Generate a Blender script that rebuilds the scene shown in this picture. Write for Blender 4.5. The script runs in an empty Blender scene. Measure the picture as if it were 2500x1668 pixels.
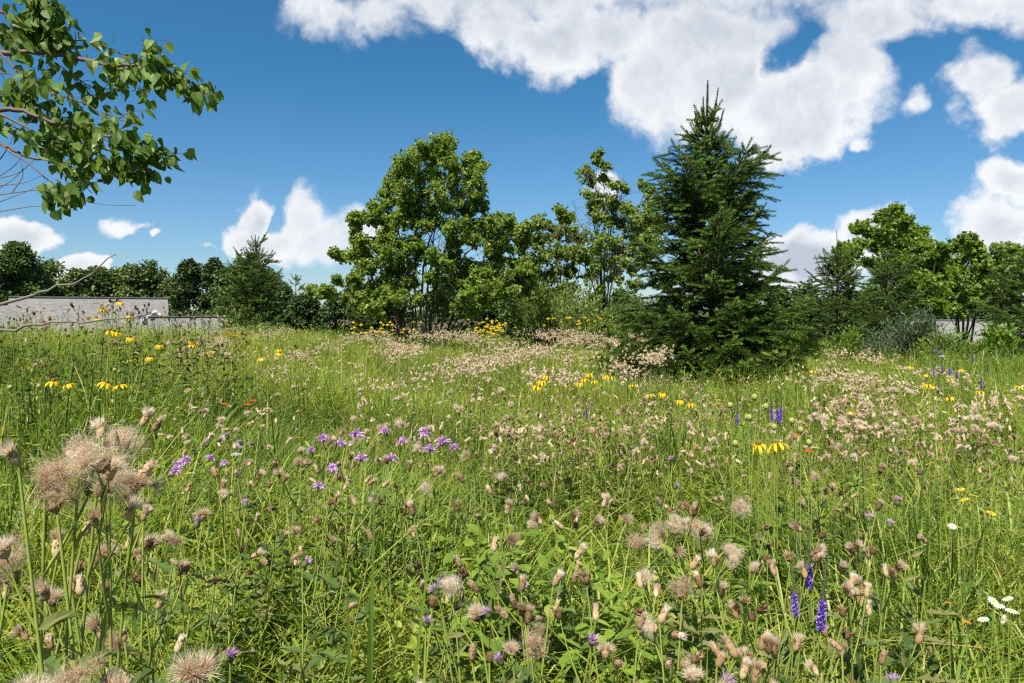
import bpy, math
import numpy as np
rng = np.random.default_rng(11)
SC = bpy.context.scene
COL = SC.collection
F = 1667.0          # focal length in photo pixels (2500 wide), horizon row 760
EYE = 1.5
HOR = 760.0
# ------------------------------------------------------------------ camera
cam = bpy.data.cameras.new('camera')
cam.lens = 36.0 * F / 2500.0
cam.sensor_width = 36.0
cam.shift_y = -74.0 / 2500.0
cam.clip_start = 0.05
cam.clip_end = 9000
camo = bpy.data.objects.new('camera', cam)
COL.objects.link(camo)
camo.location = (0, 0, EYE)
camo.rotation_euler = (math.radians(90), 0, 0)
SC.camera = camo
SC.render.resolution_x, SC.render.resolution_y = 1024, 683
# ------------------------------------------------------------------ light
SUN_EL, SUN_AZ = 57.0, 203.0          # azimuth clockwise from +Y: behind the camera, to the left
sl = bpy.data.lights.new('sun', 'SUN')
sl.energy = 5.0
sl.angle = math.radians(0.53)
sl.color = (1.0, 0.955, 0.88)
slo = bpy.data.objects.new('sun', sl)
COL.objects.link(slo)
slo.rotation_euler = (math.radians(90 - SUN_EL), 0, math.radians(180 - SUN_AZ + 0))
SC.view_settings.view_transform = 'Standard'
SC.view_settings.look = 'None'
SC.view_settings.gamma = 1.0
SC.view_settings.exposure = 0.85
cy = SC.cycles
cy.max_bounces = 6
cy.diffuse_bounces = 3
cy.glossy_bounces = 2
cy.transmission_bounces = 4
cy.transparent_max_bounces = 8
cy.caustics_reflective = False
cy.caustics_refractive = False
cy.use_denoising = False
cy.use_adaptive_sampling = True
cy.adaptive_threshold = 0.02
cy.filter_width = 1.3

def px2uv(x, y):
    return (x - 1250.0) / F, (HOR - y) / F

def make_world():
    w = bpy.data.worlds.new('World')
    SC.world = w
    w.use_nodes = True
    w.cycles.sampling_method = 'MANUAL'
    w.cycles.sample_map_resolution = 512
    nt = w.node_tree
    N, L = nt.nodes, nt.links
    N.clear()
    out = N.new('ShaderNodeOutputWorld')
    bg = N.new('ShaderNodeBackground')
    sky = N.new('ShaderNodeTexSky')
    sky.sky_type = 'NISHITA'
    sky.sun_disc = False
    sky.sun_elevation = math.radians(SUN_EL)
    sky.sun_rotation = math.radians(SUN_AZ)
    sky.altitude = 0
    sky.air_density = 1.0
    sky.dust_density = 0.3
    sky.ozone_density = 2.6
    tc = N.new('ShaderNodeTexCoord')

    def math_(op, a, b=None, c=None, clamp=False):
        n = N.new('ShaderNodeMath')
        n.operation = op
        n.use_clamp = clamp
        for i, s in enumerate((a, b, c)):
            if s is None:
                continue
            if isinstance(s, (int, float)):
                n.inputs[i].default_value = s
            else:
                L.new(s, n.inputs[i])
        return n.outputs[0]

    def vmath(op, a, b=None, outi=0):
        n = N.new('ShaderNodeVectorMath')
        n.operation = op
        for i, s in enumerate((a, b)):
            if s is None:
                continue
            if isinstance(s, (tuple, list)):
                n.inputs[i].default_value = s
            elif isinstance(s, (int, float)):
                n.inputs[3].default_value = s
            else:
                L.new(s, n.inputs[i])
        return n.outputs[outi]

    def noise(vec, scale, detail, rough, outn='Fac', lac=2.1):
        n = N.new('ShaderNodeTexNoise')
        n.inputs['Scale'].default_value = scale
        n.inputs['Detail'].default_value = detail
        n.inputs['Roughness'].default_value = rough
        n.inputs['Lacunarity'].default_value = lac
        L.new(vec, n.inputs['Vector'])
        return n.outputs[outn]

    d = tc.outputs['Generated']
    sep = N.new('ShaderNodeSeparateXYZ')
    L.new(d, sep.inputs[0])
    ya = math_('MAXIMUM', math_('ABSOLUTE', sep.outputs[1]), 0.2)
    u = math_('DIVIDE', sep.outputs[0], ya)
    v = math_('DIVIDE', sep.outputs[2], ya)
    cmb = N.new('ShaderNodeCombineXYZ')
    L.new(u, cmb.inputs[0])
    L.new(v, cmb.inputs[1])
    uv = cmb.outputs[0]
    # large wobble of the outline
    wob = noise(d, 7.0, 3, 0.5, 'Color')
    wobc = vmath('SUBTRACT', wob, (0.5, 0.5, 0.5))
    wobs = vmath('MULTIPLY', wobc, (0.13, 0.10, 0.0))
    wob2 = noise(d, 30.0, 3, 0.5, 'Color')
    wobs2 = vmath('MULTIPLY', vmath('SUBTRACT', wob2, (0.5, 0.5, 0.5)), (0.03, 0.03, 0.0))
    uvw = vmath('ADD', vmath('ADD', uv, wobs), wobs2)
    blobs = [
        (780, 20, 100, 60, .5), (890, 30, 120, 75, .62), (1060, -10, 200, 80, .75), (1240, 30, 170, 90, .85), (1350, 100, 140, 110, 1),
        (1490, 60, 170, 130, 1), (1620, 190, 150, 130, 1.1), (1760, 220, 190, 140, 1.2), (1930, 260, 190, 120, 1.2),
        (1960, 320, 110, 80, 1.1), (2060, 180, 130, 120, 1.1), (1720, 80, 200, 110, 1.1), (2120, 60, 220, 90, 1.0),
        (2370, 10, 230, 70, .9), (1450, -60, 700, 110, 1.1), (2200, -80, 600, 120, 1.1),
        (2405, 175, 85, 70, 1), (2470, 270, 130, 95, 1), (2248, 243, 42, 38, .7),
        (2455, 560, 110, 90, 1), (2490, 450, 90, 70, 1),
        (2000, 640, 120, 60, 1), (2130, 600, 110, 75, 1), (1920, 650, 70, 55, .9), (2250, 630, 60, 50, .8),
        (612, 530, 48, 80, 1), (650, 600, 90, 55, 1.1), (700, 590, 70, 50, 1), (750, 530, 62, 90, 1.1), (800, 590, 140, 62, 1.1), (905, 560, 70, 60, 1),
        (305, 558, 50, 32, .5), (362, 551, 36, 16, .28), (500, 612, 26, 18, .25),
        (40, 580, 85, 44, 1), (185, 648, 60, 30, .8), (1475, 465, 45, 45, .8), (2130, 345, 30, 16, .5), (400, 575, 20, 12, .5),
    ]
    cur = None
    for (x, y, rx, ry, s) in blobs:
        a, b = px2uv(x, y)
        q = vmath('MULTIPLY', vmath('SUBTRACT', uvw, (a, b, 0)), (F / rx / 1.25, F / ry / 1.25, 0))
        ln = vmath('LENGTH', q, None, 1)
        m = math_('MULTIPLY', math_('SUBTRACT', 1.0, ln), s)
        if cur is None:
            cur = m
        else:
            cur = math_('SMOOTH_MAX', cur, m, 0.12)
    # blue holes
    for (x, y, rx, ry, s) in [(1915, 150, 60, 80, .5), (1960, 90, 40, 50, .45), (1110, 130, 60, 60, .4), (2230, 130, 90, 60, .6), (675, 530, 34, 40, .4), (1420, 250, 60, 80, .4)]:
        a, b = px2uv(x, y)
        q = vmath('MULTIPLY', vmath('SUBTRACT', uvw, (a, b, 0)), (F / rx / 1.25, F / ry / 1.25, 0))
        ln = vmath('LENGTH', q, None, 1)
        h = math_('MAXIMUM', math_('SUBTRACT', 1.0, ln), 0.0)
        cur = math_('SUBTRACT', cur, math_('MULTIPLY', h, s))
    det = noise(d, 11.0, 9, 0.60)
    detc = math_('SUBTRACT', det, 0.5)
    def puff(vec, scale, detail):
        n = N.new('ShaderNodeTexVoronoi')
        n.feature = 'SMOOTH_F1'
        n.voronoi_dimensions = '2D'
        n.inputs['Scale'].default_value = scale
        n.inputs['Detail'].default_value = detail
        n.inputs['Roughness'].default_value = 0.55
        n.inputs['Lacunarity'].default_value = 2.2
        n.inputs['Smoothness'].default_value = 0.35
        L.new(vec, n.inputs['Vector'])
        return math_('SUBTRACT', 0.42, n.outputs['Distance'])
    dw = vmath('ADD', uv, vmath('MULTIPLY', vmath('SUBTRACT', wob2, (0.5, 0.5, 0.5)), (0.05, 0.05, 0.05)))
    pf = puff(dw, 13.0, 4.0)
    dens = math_('ADD', math_('ADD', math_('ADD', cur, 0.13), math_('MULTIPLY', detc, 1.15)), math_('MULTIPLY', pf, 0.30))
    mr = N.new('ShaderNodeMapRange')
    mr.interpolation_type = 'SMOOTHSTEP'
    mr.inputs['From Min'].default_value = 0.0
    sofn = noise(vmath('ADD', d, (7.3, 2.2, 5.1)), 3.2, 2, 0.5)
    sof = N.new('ShaderNodeMapRange')
    sof.inputs['From Min'].default_value = 0.38
    sof.inputs['From Max'].default_value = 0.62
    sof.inputs['To Min'].default_value = 0.26
    sof.inputs['To Max'].default_value = 0.75
    L.new(sofn, sof.inputs['Value'])
    L.new(sof.outputs[0], mr.inputs['From Max'])
    L.new(dens, mr.inputs['Value'])
    alpha = mr.outputs[0]
    # relief: the same billow noise sampled a little towards the sun
    off = vmath('ADD', d, (-0.02, 0.0, 0.03))
    det2 = noise(off, 9.0, 4, 0.5)
    det3 = noise(d, 9.0, 4, 0.5)
    dwo = vmath('ADD', dw, (-0.010, 0.0, 0.016))
    pf2 = puff(dwo, 13.0, 3.0)
    rel = math_('ADD', math_('SUBTRACT', det3, det2), math_('MULTIPLY', math_('SUBTRACT', pf, pf2), 0.35))
    big = noise(vmath('ADD', d, (3.1, 1.7, .4)), 3.4, 3, 0.45)
    mr2 = N.new('ShaderNodeMapRange')
    mr2.interpolation_type = 'SMOOTHSTEP'
    mr2.inputs['From Min'].default_value = 0.25
    mr2.inputs['From Max'].default_value = 0.95
    L.new(dens, mr2.inputs['Value'])
    thick = mr2.outputs[0]
    # thick parts go grey underneath
    t2 = math_('MULTIPLY', thick, math_('ADD', math_('MULTIPLY', math_('SUBTRACT', big, 0.5), 2.4), 0.55), None, True)
    shade = math_('ADD', math_('SUBTRACT', 1.0, math_('MULTIPLY', t2, 1.0)), math_('MULTIPLY', rel, 1.1), None, True)
    mixc = N.new('ShaderNodeMix')
    mixc.data_type = 'RGBA'
    L.new(shade, mixc.inputs[0])
    mixc.inputs[6].default_value = (3.9, 4.3, 5.0, 1)
    mixc.inputs[7].default_value = (6.9, 7.0, 7.15, 1)
    # sky tint of depth
    el = N.new('ShaderNodeMapRange')
    el.inputs['From Min'].default_value = 0.0
    el.inputs['From Max'].default_value = 0.32
    L.new(sep.outputs[2], el.inputs['Value'])
    tint = N.new('ShaderNodeMix')
    tint.data_type = 'RGBA'
    L.new(el.outputs[0], tint.inputs[0])
    tint.inputs[6].default_value = (.62, .72, .86, 1)
    tint.inputs[7].default_value = (.27, .66, .83, 1)
    hs = N.new('ShaderNodeVectorMath')
    hs.operation = 'MULTIPLY'
    L.new(sky.outputs[0], hs.inputs[0])
    L.new(tint.outputs[2], hs.inputs[1])
    mix = N.new('ShaderNodeMix')
    mix.data_type = 'RGBA'
    L.new(math_('MULTIPLY', alpha, 0.97), mix.inputs[0])
    L.new(hs.outputs[0], mix.inputs[6])
    L.new(mixc.outputs[2], mix.inputs[7])
    L.new(mix.outputs[2], bg.inputs['Color'])
    bg.inputs['Strength'].default_value = 0.077
    L.new(bg.outputs[0], out.inputs[0])
make_world()

# ------------------------------------------------------------------ helpers
def P(px, py, d):
    return np.array([(px - 1250.0) / F * d, d, EYE - (py - HOR) / F * d])

def ground(x, y):
    x = np.asarray(x, float); y = np.asarray(y, float)
    r = np.sqrt(x * x + y * y)
    t = np.clip((r - 21.0) / 26.0, 0, 1)
    t = t * t * (3 - 2 * t)
    bump = 0.05 * np.sin(x * 0.9 + 1.3) * np.sin(y * 0.7) + 0.03 * np.sin(x * 2.1 + y * 1.7)
    bump = bump * np.clip(r / 3.0, 0, 1)
    tr = np.clip((x - 3.0) / 14.0, 0, 1) * np.clip((y - 6) / 10.0, 0, 1)
    lf_ = np.clip((-x - 1.2) / 3.5, 0, 1) * np.clip((y - 3.5) / 5.0, 0, 1) * np.clip((24 - r) / 6.0, 0, 1)
    return -4.6 * t + bump + 0.32 * lf_ - 0.12 * tr

def sn(x, y, s=1.0, k=0):
    """cheap smooth noise 0..1"""
    x = x * s + 17.3 * k; y = y * s - 9.1 * k
    v = (np.sin(x * 1.31 + 2.1 * np.sin(y * 0.83 + k)) + np.sin(y * 1.57 + 1.7 * np.sin(x * 0.91 - k))
         + np.sin((x + y) * 0.77 + 1.1 * k) + 0.5 * np.sin(x * 3.1 - y * 2.3 + k))
    return np.clip(v / 5.0 + 0.5, 0, 1)

class Acc:
    def __init__(s):
        s.V = []; s.Fc = []; s.A = []; s.M = []; s.n = 0
    def add(s, v, f, a=0.5, m=0):
        v = np.asarray(v, float).reshape(-1, 3)
        f = np.asarray(f, np.int64)
        if len(v) == 0 or len(f) == 0:
            return
        aa = np.empty(len(v)); aa[:] = a
        s.V.append(v); s.Fc.append(f + s.n); s.A.append(aa); s.M.append(np.full(len(f), m)); s.n += len(v)
    def inst(s, T, R, Pn, a, m=0):
        tv, tf = T
        k = len(Pn)
        if k == 0:
            return
        n = len(tv)
        v = np.einsum('kij,nj->kni', R, tv) + np.asarray(Pn)[:, None]
        f = tf[None] + (np.arange(k) * n)[:, None, None]
        aa = np.repeat(np.broadcast_to(a, (k,)), n)
        s.add(v.reshape(-1, 3), f.reshape(-1, tf.shape[1]), aa, m)
    def mesh(s, name, mats, smooth=True):
        me = bpy.data.meshes.new(name)
        V = np.concatenate(s.V); A = np.concatenate(s.A)
        nl = sum(f.size for f in s.Fc)
        npoly = sum(len(f) for f in s.Fc)
        me.vertices.add(len(V)); me.loops.add(nl); me.polygons.add(npoly)
        me.vertices.foreach_set('co', V.astype(np.float32).ravel())
        me.loops.foreach_set('vertex_index', np.concatenate([f.ravel() for f in s.Fc]).astype(np.int32))
        cnt = np.concatenate([np.full(len(f), f.shape[1]) for f in s.Fc])
        st = np.concatenate([[0], np.cumsum(cnt)[:-1]])
        me.polygons.foreach_set('loop_start', st.astype(np.int32))
        me.polygons.foreach_set('material_index', np.concatenate(s.M).astype(np.int32))
        me.polygons.foreach_set('use_smooth', np.full(npoly, smooth))
        at = me.attributes.new('v', 'FLOAT', 'POINT')
        at.data.foreach_set('value', A.astype(np.float32))
        for mm in (mats if isinstance(mats, (list, tuple)) else [mats]):
            me.materials.append(mm)
        me.update(calc_edges=True)
        return me

def obj(name, data, parent=None, loc=None, rot=None, scale=None):
    o = bpy.data.objects.new(name, data)
    COL.objects.link(o)
    if parent is not None:
        o.parent = parent
    if loc is not None:
        o.location = tuple(float(c) for c in loc)
    if rot is not None:
        o.rotation_euler = tuple(float(c) for c in rot)
    if scale is not None:
        o.scale = (scale,) * 3 if isinstance(scale, (int, float)) else tuple(scale)
    return o

def tag(o, label, cat=None, group=None, kind=None):
    if label: o['label'] = label
    if cat: o['category'] = cat
    if group: o['group'] = group
    if kind: o['kind'] = kind
    return o

def thing(name, label, cat, loc, rz=0.0, group=None, scale=None):
    return tag(obj(name, None, None, loc, (0, 0, rz), scale), label, cat, group)

def nrm(a):
    return a / np.maximum(np.linalg.norm(a, axis=-1, keepdims=True), 1e-9)

def frames(dirs, normals, scale=None, wscale=None):
    """leaf axis -> +Y of the template, normal -> +Z"""
    y = nrm(dirs)
    x = nrm(np.cross(y, normals))
    z = np.cross(x, y)
    R = np.stack([x, y, z], axis=-1)
    if scale is not None:
        s = np.broadcast_to(np.asarray(scale, float), (len(y),))
        R = R * s[:, None, None]
    if wscale is not None:
        ws = np.broadcast_to(np.asarray(wscale, float), (len(y),))
        R[:, :, 0] *= ws[:, None]
    return R

def rdir(k, up=0.0):
    v = rng.normal(size=(k, 3)); v[:, 2] += up
    return nrm(v)

def tube(acc, pts, rad, sides=5, a=0.5, m=0, cap=False):
    pts = np.asarray(pts, float); n = len(pts)
    rad = np.broadcast_to(np.asarray(rad, float), (n,))
    t = np.gradient(pts, axis=0); t = nrm(t)
    ref = np.array([0.31, 0.17, 0.93]) if abs(t[0][2]) < 0.9 else np.array([1.0, 0.1, 0.0])
    x = nrm(np.cross(t, ref)); y = np.cross(t, x)
    ang = np.arange(sides) * 2 * math.pi / sides
    ring = (np.cos(ang)[None, :, None] * x[:, None] + np.sin(ang)[None, :, None] * y[:, None]) * rad[:, None, None] + pts[:, None]
    i = np.arange(n - 1)[:, None] * sides; j = np.arange(sides)[None]; j2 = (j + 1) % sides
    f = np.stack([i + j, i + j2, i + sides + j2, i + sides + j], -1).reshape(-1, 4)
    acc.add(ring.reshape(-1, 3), f, a, m)

def lathe(acc, prof, sides=8, a=0.5, m=0, M=None, jit=0.0):
    """prof: list of (r, z)"""
    prof = np.asarray(prof, float); n = len(prof)
    ang = np.arange(sides) * 2 * math.pi / sides
    r = prof[:, 0][:, None] * (1 + jit * rng.uniform(-1, 1, (n, sides)))
    v = np.stack([r * np.cos(ang), r * np.sin(ang), np.repeat(prof[:, 1][:, None], sides, 1)], -1).reshape(-1, 3)
    if M is not None:
        v = v @ np.asarray(M).T
    i = np.arange(n - 1)[:, None] * sides; j = np.arange(sides)[None]; j2 = (j + 1) % sides
    f = np.stack([i + j, i + j2, i + sides + j2, i + sides + j], -1).reshape(-1, 4)
    acc.add(v, f, a, m)

def box(acc, x0, x1, y0, y1, z0, z1, a=0.5, m=0):
    v = [(x, y, z) for z in (z0, z1) for y in (y0, y1) for x in (x0, x1)]
    f = [(0, 2, 3, 1), (4, 5, 7, 6), (0, 1, 5, 4), (2, 6, 7, 3), (0, 4, 6, 2), (1, 3, 7, 5)]
    acc.add(v, f, a, m)

def bez(p0, p1, p2, n=6):
    t = np.linspace(0, 1, n)[:, None]
    return (1 - t) ** 2 * np.asarray(p0) + 2 * t * (1 - t) * np.asarray(p1) + t * t * np.asarray(p2)

def smooth_path(pts, n=20):
    pts = np.asarray(pts, float)
    m = len(pts)
    if m < 3:
        t = np.linspace(0, 1, n)[:, None]
        return pts[0] * (1 - t) + pts[-1] * t
    e = np.vstack([2 * pts[0] - pts[1], pts, 2 * pts[-1] - pts[-2]])
    out = []
    k = max(2, n // (m - 1))
    for i in range(m - 1):
        a, b, c, d = e[i:i + 4]
        for t in np.linspace(0, 1, k, endpoint=(i == m - 2)):
            out.append(0.5 * ((2 * b) + (-a + c) * t + (2 * a - 5 * b + 4 * c - d) * t * t + (-a + 3 * b - 3 * c + d) * t ** 3))
    return np.array(out)

# templates: axis +Y, normal +Z, unit length
def T(v, f):
    return (np.array(v, float), np.array(f, np.int64))
HEART = T([(0, 0, 0), (-.30, .02, .05), (-.46, .28, .09), (-.34, .66, .03), (0, 1, -.14), (.34, .66, .03), (.46, .28, .09), (.30, .02, .05), (0, .5, -.02)],
          [(0, 2, 1), (0, 8, 2), (8, 3, 2), (8, 4, 3), (8, 5, 4), (8, 6, 5), (0, 6, 8), (0, 7, 6)])
HEART4 = T([(0, 0, 0), (-.42, .35, .06), (0, 1, -.12), (.42, .35, .06), (0, .45, -.03)],
           [(0, 4, 1), (4, 2, 1), (4, 3, 2), (0, 3, 4)])
DIAM = T([(0, 0, 0), (-.4, .5, .06), (0, 1, 0), (.4, .5, .06)], [(0, 3, 2), (0, 2, 1)])
LANCE = T([(0, 0, 0), (-.11, .3, .03), (-.09, .65, .02), (0, 1, -.16), (.09, .65, .02), (.11, .3, .03), (0, .5, -.01)],
          [(0, 6, 1), (1, 6, 2), (6, 3, 2), (6, 4, 3), (5, 4, 6), (0, 5, 6)])
LANCE2 = T([(0, 0, 0), (-.13, .45, .02), (0, 1, -.15), (.13, .45, .02)], [(0, 3, 1), (1, 3, 2)])
OVAL = T([(0, 0, 0), (-.26, .25, .04), (-.25, .6, .03), (0, 1, -.1), (.25, .6, .03), (.26, .25, .04), (0, .45, -.02)],
         [(0, 6, 1), (1, 6, 2), (6, 3, 2), (6, 4, 3), (5, 4, 6), (0, 5, 6)])
def jag_template():
    v = [(0, 0, 0)]; side = []
    for i, (w, y) in enumerate([(.10, .1), (.22, .2), (.09, .3), (.24, .42), (.09, .5), (.2, .62), (.07, .7), (.13, .82)]):
        v.append((w, y, .05 if w > .12 else .0))
    v.append((0, 1, -.12))
    for (w, y) in [(.13, .8), (.07, .72), (.2, .6), (.09, .52), (.24, .4), (.09, .32), (.22, .18), (.1, .1)]:
        v.append((-w, y, .05 if w > .12 else .0))
    v.append((0, .5, -.02))
    c = len(v) - 1
    f = [(c, i, (i + 1) % c) for i in range(c)]
    return T(v, f)
JAG = jag_template()
MAPLE = T([(0, 0, 0), (-.28, .1, .04), (-.2, .34, 0), (-.52, .5, .06), (-.18, .56, 0), (0, 1, -.1), (.18, .56, 0), (.52, .5, .06), (.2, .34, 0), (.28, .1, .04)],
          [(0, 2, 1), (0, 4, 2), (2, 4, 3), (0, 6, 4), (4, 6, 5), (0, 8, 6), (6, 8, 7), (0, 9, 8)])

# ------------------------------------------------------------------ materials
def ramp_mat(name, stops, transl=0.0, tcol=1.6, rough=0.55, spec=0.25, noise_amt=0.0, noise_scale=8.0, bump=0.0, sheen=0.0, objvar=0.0):
    m = bpy.data.materials.new(name)
    m.use_nodes = True
    nt = m.node_tree; N, L = nt.nodes, nt.links
    N.clear()
    out = N.new('ShaderNodeOutputMaterial')
    b = N.new('ShaderNodeBsdfPrincipled')
    b.inputs['Roughness'].default_value = rough
    b.inputs['Specular IOR Level'].default_value = spec
    at = N.new('ShaderNodeAttribute'); at.attribute_name = 'v'
    cr = N.new('ShaderNodeValToRGB')
    els = cr.color_ramp.elements
    while len(els) < len(stops):
        els.new(0.5)
    for e, (p, c) in zip(els, stops):
        e.position = p; e.color = (*c, 1)
    fac = at.outputs['Fac']
    if noise_amt or bump:
        tc = N.new('ShaderNodeTexCoord')
        no = N.new('ShaderNodeTexNoise'); no.inputs['Scale'].default_value = noise_scale; no.inputs['Detail'].default_value = 5
        L.new(tc.outputs['Object'], no.inputs['Vector'])
    if noise_amt:
        ma = N.new('ShaderNodeMath'); ma.operation = 'MULTIPLY_ADD'
        L.new(no.outputs['Fac'], ma.inputs[0]); ma.inputs[1].default_value = noise_amt
        mb = N.new('ShaderNodeMath'); mb.operation = 'SUBTRACT'
        L.new(fac, mb.inputs[0]); mb.inputs[1].default_value = noise_amt / 2
        L.new(mb.outputs[0], ma.inputs[2]); fac = ma.outputs[0]
    if objvar:
        oi = N.new('ShaderNodeObjectInfo')
        ma = N.new('ShaderNodeMath'); ma.operation = 'MULTIPLY_ADD'
        L.new(oi.outputs['Random'], ma.inputs[0]); ma.inputs[1].default_value = objvar
        mb = N.new('ShaderNodeMath'); mb.operation = 'SUBTRACT'
        L.new(fac, mb.inputs[0]); mb.inputs[1].default_value = objvar / 2
        L.new(mb.outputs[0], ma.inputs[2]); fac = ma.outputs[0]
    L.new(fac, cr.inputs[0])
    L.new(cr.outputs[0], b.inputs['Base Color'])
    if bump:
        bp = N.new('ShaderNodeBump'); bp.inputs['Strength'].default_value = bump
        L.new(no.outputs['Fac'], bp.inputs['Height']); L.new(bp.outputs[0], b.inputs['Normal'])
    if transl:
        tr = N.new('ShaderNodeBsdfTranslucent')
        vm = N.new('ShaderNodeVectorMath'); vm.operation = 'MULTIPLY'
        tt = (tcol * 1.1, tcol * 1.0, tcol * 0.45) if isinstance(tcol, (int, float)) else tcol
        vm.inputs[1].default_value = tt
        L.new(cr.outputs[0], vm.inputs[0]); L.new(vm.outputs[0], tr.inputs['Color'])
        mx = N.new('ShaderNodeMixShader'); mx.inputs[0].default_value = transl
        L.new(b.outputs[0], mx.inputs[1]); L.new(tr.outputs[0], mx.inputs[2])
        L.new(mx.outputs[0], out.inputs[0])
    else:
        L.new(b.outputs[0], out.inputs[0])
    return m

GR = (0.035, 0.075, 0.012)
M = {}
M['grass'] = ramp_mat('meadow_grass', [(0, (.034, .080, .014)), (.3, (.110, .180, .020)), (.65, (.225, .290, .034)), (.88, (.36, .385, .08)), (1, (.56, .46, .22))], .42, 1.7, .5, .3)
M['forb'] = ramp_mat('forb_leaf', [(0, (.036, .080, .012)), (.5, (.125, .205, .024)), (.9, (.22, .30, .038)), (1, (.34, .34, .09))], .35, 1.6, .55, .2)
M['stem'] = ramp_mat('green_stem', [(0, (.10, .14, .025)), (.5, (.24, .28, .05)), (1, (.36, .34, .09))], 0, 1, .6, .2)
M['drystem'] = ramp_mat('dry_stem', [(0, (.10, .065, .035)), (.5, (.20, .15, .08)), (1, (.36, .29, .17))], 0, 1, .8, .1)
M['thleaf'] = ramp_mat('thistle_leaf', [(0, (.045, .075, .022)), (.5, (.10, .155, .035)), (1, (.24, .21, .08))], .3, 1.4, .6, .2, objvar=.3)
M['cup'] = ramp_mat('thistle_bracts', [(0, (.11, .065, .030)), (.5, (.30, .19, .09)), (1, (.52, .39, .22))], .1, 1.0, .8, .1, objvar=.7)
M['greencup'] = ramp_mat('thistle_green_bracts', [(0, (.07, .10, .035)), (1, (.17, .18, .07))], 0, 1, .7, .1)
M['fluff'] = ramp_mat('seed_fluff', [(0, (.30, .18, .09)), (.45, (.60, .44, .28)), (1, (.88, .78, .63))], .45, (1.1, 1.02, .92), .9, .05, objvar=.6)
M['lilac'] = ramp_mat('lilac_petals', [(0, (.36, .18, .36)), (.5, (.60, .36, .60)), (1, (.80, .60, .78))], .35, (1.2, 1.0, 1.2), .7, .1)
M['violet'] = ramp_mat('violet_petals', [(0, (.14, .08, .32)), (.5, (.32, .20, .62)), (1, (.52, .38, .80))], .3, (1.2, 1.0, 1.2), .7, .1)
M['yellow'] = ramp_mat('yellow_petals', [(0, (.62, .36, .01)), (.5, (.80, .56, .015)), (1, (.86, .68, .05))], .35, (1.1, 1.0, .6), .5, .2)
M['orange'] = ramp_mat('orange_petals', [(0, (.60, .12, .01)), (1, (.85, .28, .02))], .3, (1.1, 1.0, .6), .5, .2)
M['white'] = ramp_mat('white_petals', [(0, (.55, .55, .45)), (1, (.80, .80, .74))], .3, (1, 1, 1), .5, .2)
M['cone'] = ramp_mat('flower_cone', [(0, (.10, .06, .02)), (.5, (.20, .16, .05)), (1, (.30, .34, .09))], 0, 1, .9, .05, .5, 400, .6)
M['linden'] = ramp_mat('linden_leaf', [(0, (.070, .125, .018)), (.5, (.150, .235, .034)), (.86, (.22, .31, .055)), (.93, (.30, .33, .10)), (1, (.50, .47, .20))], .42, 1.6, .5, .2)
M['linden_pale'] = ramp_mat('pale_linden_leaf', [(0, (.085, .14, .026)), (.5, (.18, .255, .048)), (.88, (.25, .33, .08)), (.95, (.33, .34, .13)), (1, (.45, .42, .2))], .38, 1.5, .5, .2)
M['maple'] = ramp_mat('maple_leaf', [(0, (.06, .11, .012)), (.5, (.13, .21, .022)), (1, (.21, .30, .04))], .38, 1.7, .45, .3)
M['branchleaf'] = ramp_mat('near_linden_leaf', [(0, (.050, .10, .016)), (.5, (.115, .19, .032)), (.9, (.19, .28, .065)), (1, (.34, .38, .16))], .36, 1.6, .5, .2, .1, 12)
M['far'] = ramp_mat('far_tree_leaf', [(0, (.045, .078, .022)), (.5, (.085, .135, .034)), (1, (.14, .195, .05))], .2, 1.4, .6, .2)
M['far2'] = ramp_mat('far_pale_leaf', [(0, (.065, .098, .03)), (.5, (.12, .17, .048)), (1, (.19, .24, .07))], .2, 1.4, .6, .2)
M['fardark'] = ramp_mat('far_dark_leaf', [(0, (.028, .048, .017)), (.5, (.052, .085, .026)), (1, (.09, .135, .038))], .15, 1.3, .6, .2)
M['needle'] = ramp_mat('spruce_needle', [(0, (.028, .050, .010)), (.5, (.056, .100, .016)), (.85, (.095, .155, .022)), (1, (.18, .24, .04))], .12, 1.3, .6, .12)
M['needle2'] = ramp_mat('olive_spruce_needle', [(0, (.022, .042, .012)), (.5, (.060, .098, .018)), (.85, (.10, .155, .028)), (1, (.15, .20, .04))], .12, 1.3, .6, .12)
M['bark'] = ramp_mat('bark', [(0, (.035, .028, .022)), (.5, (.085, .068, .052)), (1, (.17, .145, .12))], 0, 1, .9, .1, .6, 30, .5)
M['twig'] = ramp_mat('grey_twig', [(0, (.10, .085, .075)), (1, (.26, .225, .19))], 0, 1, .85, .1, .4, 40)
M['redtwig'] = ramp_mat('brown_twig', [(0, (.07, .045, .035)), (1, (.19, .13, .095))], 0, 1, .6, .25, .4, 60)
M['conebrown'] = ramp_mat('spruce_cone', [(0, (.20, .10, .045)), (1, (.38, .21, .10))], 0, 1, .7, .15, .6, 90, .8)
M['willow'] = ramp_mat('greygreen_shrub_leaf', [(0, (.045, .07, .035)), (.5, (.085, .12, .055)), (1, (.14, .18, .085))], .25, 1.3, .6, .2)
M['bluegrass'] = ramp_mat('bluish_grass', [(0, (.05, .09, .05)), (.5, (.11, .17, .09)), (1, (.20, .26, .13))], .3, 1.3, .5, .3)
M['fern'] = M['forb']

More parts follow.
